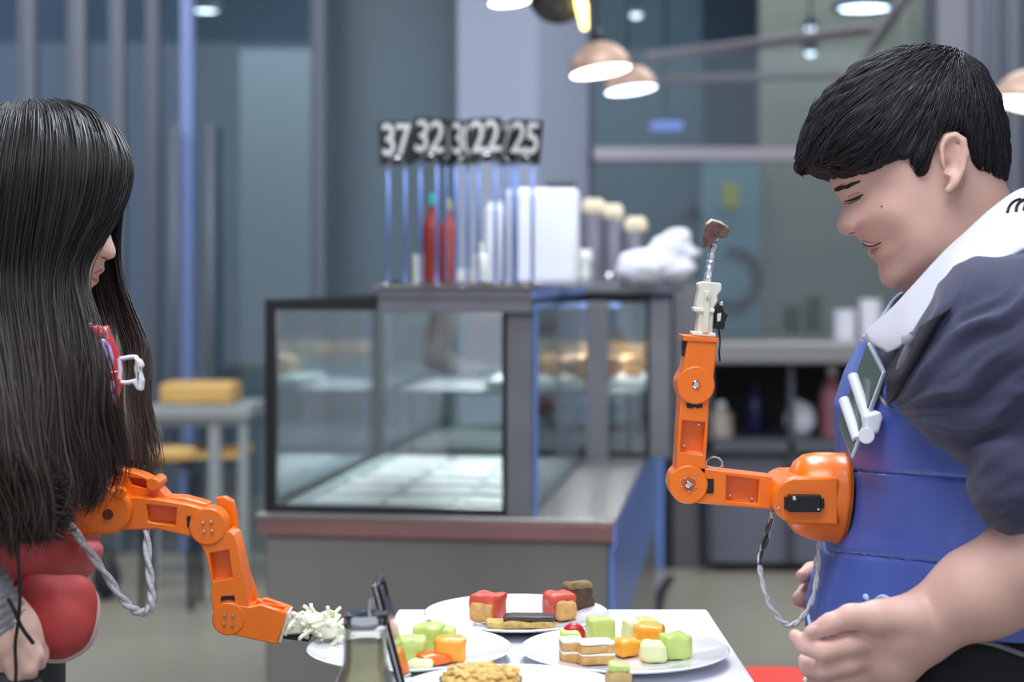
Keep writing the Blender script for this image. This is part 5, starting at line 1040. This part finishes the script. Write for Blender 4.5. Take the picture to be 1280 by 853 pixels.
# jacket: glossy pinkish red, with a band hem and a hanging pouch lined in white
pink = mat('pink_red_jacket', (204, 88, 92), .6, 0, .10, 9, .12, 60, coat=.05); pink_g = mat('glossy_red_panel', (214, 66, 78), .18, 0, .12, 30, .35, 90, coat=.8); sleeve_m = mat('maroon_knit', (66, 36, 38), .9, 0, .2, 90, .6, 300); grey_k = mat('grey_knit', (150, 150, 154), .9, 0, .1, 100, .5, 400)
js = SDF((tox(-200, 1.85), 1.57, .93), (tox(160, 1.85), 2.16, 1.36), .0038)
js.loft(LW[1:], Yw, .0, .01, 2.1)
for s, Ya in ((-1, 1.66), (1, 2.04)): js.chain([P(-75, 475, Ya-s*.06), P(-95, 600, Ya+s*0)], [.058, .052], .03)
jm = js.mesh('jacket', 2); del js
nor = [v.normal.copy() for v in jm.vertices]
for v, n in zip(jm.vertices, nor): px, py = proj(v.co); v.co += n*(.004*noise.noise(v.co*11)+.003*(1-2*abs(noise.noise(Vector((v.co.x*9, v.co.y*9, v.co.z*22))))))-n*.005*math.exp(-((py-676)/6)**2)
jvb = bvh_of(jm); jo = finish('jacket', jm, pink, wp, smooth=True)
def blob(name, c, r, m, parent, noise_a=.0, h=.003, extra=()):
    s = SDF(Vector(c)-Vector(r)*1.6-Vector((.02,)*3), Vector(c)+Vector(r)*1.6+Vector((.02,)*3), h); s.ell(c, r, 0)
    for (cc, rr) in extra: s.ell(cc, rr, .02)
    me = s.mesh(name, 1)
    for v in me.vertices: v.co += v.normal*noise_a*noise.noise(v.co*24)
    return finish(name, me, m, parent, smooth=True)
def lobe(name, pts, rs, m):
    q = SDF((-.66, 1.62, .9), (-.4, 1.85, 1.06), .003); q.chain([P(*p) for p in pts], rs, .03); me = q.mesh(name, 2)
    for v in me.vertices: v.co += v.normal*(.0022*noise.noise(v.co*26)+.0012*noise.noise(v.co*60))
    return finish(name, me, m, jo, smooth=True)
pw = lobe('pouch', [(44, 748, 1.705), (90, 748, 1.71), (76, 784, 1.70), (70, 784, 1.70), (44, 752, 1.705)], [.018, .0165, .0205, .0205, .018], mat('deep_red_pouch', (188, 68, 68), .7, 0, .10, 12, .1, 60))
lobe('pouch_lining', [(60, 764, 1.722), (93, 758, 1.727), (79, 787, 1.717), (71, 787, 1.717), (58, 766, 1.722)], [.018, .0175, .0225, .0225, .018], mat('white_lining', (222, 196, 196), .8))
q = P(82, 789, 1.685)
for a in ((0, 0), (3, 4), (-3, -3)): MB().tube([P(78+a[0], 784+a[1], 1.6795), P(82+a[0], 789+a[1], 1.6795), P(79+a[0], 794+a[1], 1.681)], .0011, 6).build('white_print', mat('white_print', (236, 214, 220), .6), pw, smooth=True)
# near sleeve: dark knit upper part, grey cuff over the hand
sl = SDF((-.75, 1.5, .93), (.08, 1.78, 1.3), .004); sl.chain([P(-80, 480, 1.72), P(-100, 595, 1.68), P(-76, 695, 1.64)], [.06, .054, .046], .03); sl.cone(P(18, 600, 1.66), P(44, 645, 1.675), .030, .026, .03); sl.cone(P(-60, 580, 1.68), P(20, 615, 1.665), .05, .034, .03)
slm = sl.mesh('sleeve', 2)
for v in slm.vertices: v.co += v.normal*(.004*noise.noise(v.co*40)+.003*noise.noise(v.co*90))
finish('sleeve', slm, sleeve_m, wp, smooth=True)
cf = SDF((-.66, 1.5, .93), (.08, 1.78, 1.15), .0035); cf.chain([P(-74, 694, 1.635), P(-34, 748, 1.63), P(0, 778, 1.636)], [.038, .034, .029], .02)
cfm = cf.mesh('cuff', 2)
for v in cfm.vertices: px, py = proj(v.co); v.co += v.normal*.0018*math.sin((px*.5+py)*.55)
finish('cuff', cfm, grey_k, wp, smooth=True)
# glossy chest panel seen between the locks
cp = []
for i in range(15):
    py = 410+122*i/14; xl = 108+6*math.sin(i*.4); xr = 137+16*math.sin(math.pi*min(1, i/13))*.9; cp.append([P(xl, py, 1.700+.0008*i), P((xl+xr)/2, py, 1.692+.0008*i), P(xr, py, 1.716+.0008*i)])
sheet('glossy_panel', [[r[0] for r in cp], [r[1] for r in cp], [r[2] for r in cp]], pink_g, jo, .003, 30, 10, .004)
viol = mat('violet_reflection', (188, 160, 226), .1, 0, .15, 40, .5, 60, coat=1)  # violet reflections on the glossy chest, coloured in as thin sheets
sheet('reflection_patch', [[P(121, 428, 1.690), P(119, 450, 1.690), P(118, 470, 1.691)], [P(131, 424, 1.690), P(133, 448, 1.688), P(131, 468, 1.690)], [P(140, 434, 1.700), P(143, 452, 1.700), P(139, 464, 1.700)]], viol, jo, .001, 14, 8, .003)
sheet('reflection_patch', [[P(121, 480, 1.694), P(123, 494, 1.694), P(126, 504, 1.695)], [P(130, 478, 1.691), P(132, 490, 1.691), P(134, 502, 1.692)], [P(140, 476, 1.702), P(144, 486, 1.703), P(143, 498, 1.703)]], viol, jo, .001, 14, 8, .003)
MB().tube(spline([P(114, 478, 1.686), P(128, 470, 1.684), P(148, 466, 1.700)], 12), .0024, 8).build('red_strap', mat('red_strap', (204, 58, 52), .4), jo, smooth=True)
mb = MB(); pts = [(112, 404), (117, 416), (121, 406), (126, 418), (131, 410), (134, 420)]
mb.tube([P(x, y, 1.694) for x, y in pts], .0016, 6).build('silver_trim', mat('silver_trim', (190, 188, 180), .3, .5), jo, smooth=True)
# square white buckle in front of the chest, held by a strap
bk = mat('white_buckle', (226, 222, 228), .35); c = P(163, 466, 1.69); t = thing('buckle', 'white square plastic buckle hanging in front of the woman\'s hair', 'buckle', c)
sq = [(149, 449), (170, 447), (171, 475), (151, 478)]
q = [P(x, y, 1.69) for x, y in sq]; MB().tube(spline([q[0], q[1], q[1]*.5+q[2]*.5, q[2], q[3], q[0]*.5+q[3]*.5, q[0]], 50), .0022, 8).build('frame', bk, t, smooth=True)
MB().plate([(168, 446), (177, 450), (180, 458), (176, 462), (180, 476), (179, 489), (172, 488), (166, 478), (171, 474), (173, 462)], 1.685, 1.696, 1.69).build('clip', bk, t, bevel=.002)
MB().tube(spline([P(150, 474, 1.69), P(144, 488, 1.688), P(132, 500, 1.682), P(120, 508, 1.676)], 12), .004, 8, flat=.4).build('strap', mat('red_strap', (204, 58, 52), .4), t, smooth=True)
# ---------------- her hair: guide sheets near and far, filled with strands
NG = [[(92, 140, 1.85), (140, 160, 1.815), (163, 198, 1.79), (164, 228, 1.778), (152, 262, 1.768), (132, 292, 1.762), (108, 322, 1.755), (101, 360, 1.735), (112, 410, 1.705), (122, 455, 1.685), (124, 500, 1.680), (138, 545, 1.690), (142, 590, 1.70), (128, 620, 1.712)],
      [(84, 134, 1.850), (122, 150, 1.805), (140, 190, 1.770), (140, 235, 1.755), (128, 275, 1.748), (110, 305, 1.742), (96, 335, 1.736), (93, 370, 1.722), (102, 420, 1.698), (110, 470, 1.680), (112, 520, 1.675), (124, 560, 1.682), (128, 600, 1.690), (112, 630, 1.700)],
      [(66, 131, 1.850), (88, 142, 1.795), (100, 185, 1.755), (98, 240, 1.738), (86, 290, 1.732), (76, 330, 1.728), (72, 370, 1.715), (78, 420, 1.690), (84, 470, 1.670), (84, 520, 1.660), (88, 560, 1.655), (98, 590, 1.655), (96, 620, 1.660), (84, 648, 1.665)],
      [(44, 131, 1.850), (48, 142, 1.795), (50, 185, 1.750), (46, 240, 1.732), (38, 290, 1.727), (32, 340, 1.722), (34, 390, 1.700), (40, 440, 1.675), (46, 490, 1.655), (48, 535, 1.640), (54, 575, 1.630), (66, 610, 1.625), (70, 650, 1.630), (58, 682, 1.640)],
      [(22, 132, 1.850), (12, 144, 1.795), (4, 190, 1.750), (-2, 245, 1.732), (-8, 300, 1.725), (-12, 350, 1.715), (-8, 400, 1.670), (0, 450, 1.640), (6, 500, 1.615), (10, 545, 1.600), (18, 585, 1.590), (30, 620, 1.606), (36, 655, 1.610), (30, 690, 1.620)],
      [(0, 136, 1.850), (-26, 152, 1.795), (-42, 200, 1.755), (-50, 250, 1.740), (-54, 310, 1.732), (-56, 360, 1.715), (-52, 410, 1.665), (-44, 460, 1.630), (-38, 510, 1.600), (-32, 555, 1.580), (-22, 595, 1.572), (-8, 630, 1.590), (0, 660, 1.594), (-4, 690, 1.600)],
      [(-18, 144, 1.850), (-55, 172, 1.800), (-74, 215, 1.780), (-84, 265, 1.765), (-90, 320, 1.755), (-94, 370, 1.730), (-94, 420, 1.670), (-90, 470, 1.630), (-84, 520, 1.595), (-78, 560, 1.575), (-66, 600, 1.565), (-54, 635, 1.580), (-44, 660, 1.580), (-40, 690, 1.585)],
      [(-30, 155, 1.850), (-76, 195, 1.830), (-96, 240, 1.830), (-108, 290, 1.830), (-116, 345, 1.830), (-122, 395, 1.810), (-126, 440, 1.800), (-128, 490, 1.790), (-128, 540, 1.780), (-124, 580, 1.770), (-120, 615, 1.760), (-114, 640, 1.770), (-110, 660, 1.770), (-106, 690, 1.770)]]
FG = [[(86, 138, 1.85), (135, 158, 1.885), (156, 195, 1.915), (156, 235, 1.930), (150, 280, 1.940), (148, 320, 1.938), (154, 355, 1.925), (166, 395, 1.905), (178, 430, 1.885), (176, 465, 1.870), (172, 500, 1.86), (180, 540, 1.855), (184, 580, 1.85), (176, 604, 1.85)],
      [(74, 134, 1.85), (110, 146, 1.90), (126, 190, 1.94), (130, 240, 1.955), (130, 285, 1.962), (132, 325, 1.955), (138, 365, 1.935), (148, 405, 1.91), (158, 440, 1.89), (160, 475, 1.87), (158, 505, 1.855), (164, 540, 1.845), (168, 575, 1.84), (160, 602, 1.84)],
      [(58, 132, 1.85), (74, 142, 1.905), (84, 188, 1.95), (96, 240, 1.97), (106, 290, 1.975), (112, 330, 1.965), (120, 370, 1.94), (130, 410, 1.91), (138, 440, 1.885), (146, 475, 1.86), (148, 505, 1.845), (150, 540, 1.83), (152, 575, 1.825), (144, 600, 1.825)],
      [(36, 131, 1.85), (30, 144, 1.905), (26, 190, 1.955), (30, 245, 1.98), (36, 300, 1.985), (44, 350, 1.99), (52, 400, 2.0), (58, 440, 2.0), (62, 480, 2.0), (64, 510, 2.0), (66, 540, 2.0), (68, 570, 2.0), (66, 595, 2.0), (60, 620, 2.0)],
      [(10, 134, 1.85), (-30, 160, 1.905), (-50, 210, 1.94), (-60, 260, 1.955), (-66, 310, 1.96), (-68, 360, 1.98), (-66, 410, 2.0), (-62, 450, 2.03), (-60, 490, 2.04), (-58, 520, 2.04), (-56, 550, 2.04), (-54, 580, 2.04), (-52, 605, 2.04), (-52, 630, 2.04)],
      [(-30, 155, 1.85), (-76, 195, 1.85), (-96, 240, 1.85), (-108, 290, 1.85), (-116, 345, 1.85), (-122, 395, 1.86), (-126, 440, 1.87), (-128, 490, 1.87), (-128, 540, 1.87), (-124, 580, 1.87), (-120, 615, 1.87), (-114, 640, 1.87), (-110, 660, 1.87), (-106, 690, 1.87)]]
def guides(G, K=40): return np.array([[tuple(v) for v in spline([P(*p) for p in g], K)] for g in G])
def hair_sheet(name, G, m, parent, nu=60, inset=.004):
    A = guides(G); n = len(A); mb = MB(); rows = []
    for j in range(A.shape[1]): rows.append(spline([Vector(a[j]) for a in A], nu))
    vs = []
    for j, r in enumerate(rows):
        for i, v in enumerate(r): vs.append(v+Vector((0, 0, -.002))+Vector((noise.noise(Vector((i*.5, j*.05, 0))), noise.noise(Vector((i*.5, j*.05, 4))), 0))*.004)
    K = len(rows); rows = K-3 if True else K
    return mb.add(vs, [(j*nu+i, (j+1)*nu+i, (j+1)*nu+i+1, j*nu+i+1) for j in range(rows-1) for i in range(nu-1)]).build(name, m, parent, smooth=True, solid=.003)
def hair_strands(name, G, N, m, parent, spread, lift, curl, endj, K=40, rr=(.0005, .0010), umax=1.0):
    A = guides(G, K); n = len(A); S = np.zeros((N, K, 3)); tt = np.linspace(0, 1, K)
    for i in range(N):
        u = rng.uniform(0, umax)*(n-1); a = min(int(u), n-2); f = u-a; f = f*f*(3-2*f)*.35+f*.65; q = A[a]*(1-f)+A[a+1]*f
        ph = rng.uniform(0, 6.28, 3); am = rng.uniform(.3, 1.2); ramp = tt**1.1
        clump = np.array([noise.noise(Vector((u*2.6, t*1.6, k*9.))) for k in (0, 1, 2) for t in tt]).reshape(3, K).T
        off = rng.normal(0, 1, 3)*spread; off[1] = off[1]*.6
        q = q+off*ramp[:, None]+clump*.016*ramp[:, None]+np.array([0, lift*rng.uniform(-.2, 1.3), 0])*np.minimum(1, tt*6)[:, None]
        q[:, 2] += .004*rng.normal()*(1-ramp)*.6; fl = rng.normal(0, 1)*curl
        for ax in (0, 1): q[:, ax] += curl*am*np.sin(tt*(8+3*math.sin(u*5))+ph[ax]*.35+u*3+ax)*ramp**1.6
        cut = int(K*rng.uniform(.86, 1.0)) if endj else K
        src = np.linspace(0, cut-1, K); q = np.stack([np.interp(src, np.arange(K), q[:, d]) for d in range(3)], 1); S[i] = q
    o = strands(name, S, rng.uniform(rr[0], rr[1], N), m, parent); o['kind'] = 'stuff'; return o
# head cap under the strands
hc = SDF((tox(-130, 1.85), 1.70, toz(420, 1.85)), (tox(185, 1.85), 2.0, toz(125, 1.85)), .003)
hc.poly([(100, 146), (140, 164), (161, 196), (164, 222), (152, 258), (130, 296), (98, 318), (70, 372), (-90, 372), (-98, 280), (-90, 210), (-60, 168), (-15, 140), (40, 131)], Yw, Yw, lambda x, z: np.full(x.shape, .090, np.float32), .085, 0, [(60, 100), (190, 120), (190, 225), (152, 250), (122, 262), (104, 290), (88, 330), (80, 372), (-130, 372), (-130, 100)], .004)
ho = finish('hair', hc.mesh('hair', 2), hair_w, wp, smooth=True)
hair_sheet('hair_curtain', NG, hair_w, ho); hair_sheet('hair_curtain', FG, hair_br, ho)
hair_strands('hair_locks', NG, 6000, hair_w, ho, .0045, -.006, .007, True)
hair_strands('hair_locks', NG[0:6], 350, hair_br, ho, .010, -.012, .012, True)
hair_strands('hair_locks', FG[:4], 1800, hair_br, ho, .004, .0, .006, True)
hair_strands('hair_locks', FG[3:], 700, hair_w, ho, .004, .004, .005, True)
# curly ends heaped over the sleeve
S = []
for i in range(260):
    x0, y0 = rng.uniform(10, 74), rng.uniform(585, 640); r = rng.uniform(.006, .014); ph = rng.uniform(0, 6.28); c0 = P(x0, y0, 1.625+rng.normal(0, .006)); q = []
    for j in range(14): a = ph+j*.42; q.append((c0.x+r*math.cos(a)+.0012*j, c0.y+.004*math.sin(a*.7), c0.z+r*.8*math.sin(a)-.0022*j))
    S.append(q)
strands('curly_ends', S, [.0006]*len(S), hair_w, ho)['kind'] = 'stuff'
# black wires
MB().tube(spline([P(16, 650, 1.60), P(22, 690, 1.60), P(25, 740, 1.602), P(23, 775, 1.604), P(19, 806, 1.606), P(20, 840, 1.606), P(18, 870, 1.606)], 40), .0017, 8).build('black_wire', black, wp, smooth=True)
MB().tube(spline([P(10, 748, 1.602), P(18, 764, 1.602), P(28, 786, 1.606), P(42, 805, 1.61)], 20), .002, 8).build('black_wire', black, wp, smooth=True)
# trousers, shoes
wt_ = SDF((-.85, 1.62, .02), (.1, 2.1, 1.06), .008); hx = tox(-62, Yw)
wt_.loft([(1.03, hx-.09, hx+.13, .18), (.95, hx-.10, hx+.105, .185), (.84, hx-.10, hx+.09, .18)], Yw, 0, .02)
for s in (-1, 1): wt_.chain([(hx, Yw+s*.09, .88), (hx, Yw+s*.095, .48), (hx-.02, Yw+s*.095, .08)], [.088, .066, .052], .05)
finish('trousers', wt_.mesh('trousers', 2), trou, wp, smooth=True)
for s in (-1, 1): mb = MB(); c = Vector((hx+.03, Yw+s*.095, 0)); mb.ell(c+Vector((.03, 0, .04)), (.12, .045, .04), 20, 10); mb.ell(c+Vector((-.04, 0, .055)), (.05, .04, .055), 18, 10); mb.build('shoe', black, wp, smooth=True)
o = blob('held_bag', P(14, 868, 1.63), (.032, .022, .026), mat('bag_black', (40, 42, 46), .7), None, .003); tag(o, 'black gathered cloth held in the woman\'s hand at the bottom left corner', 'cloth')
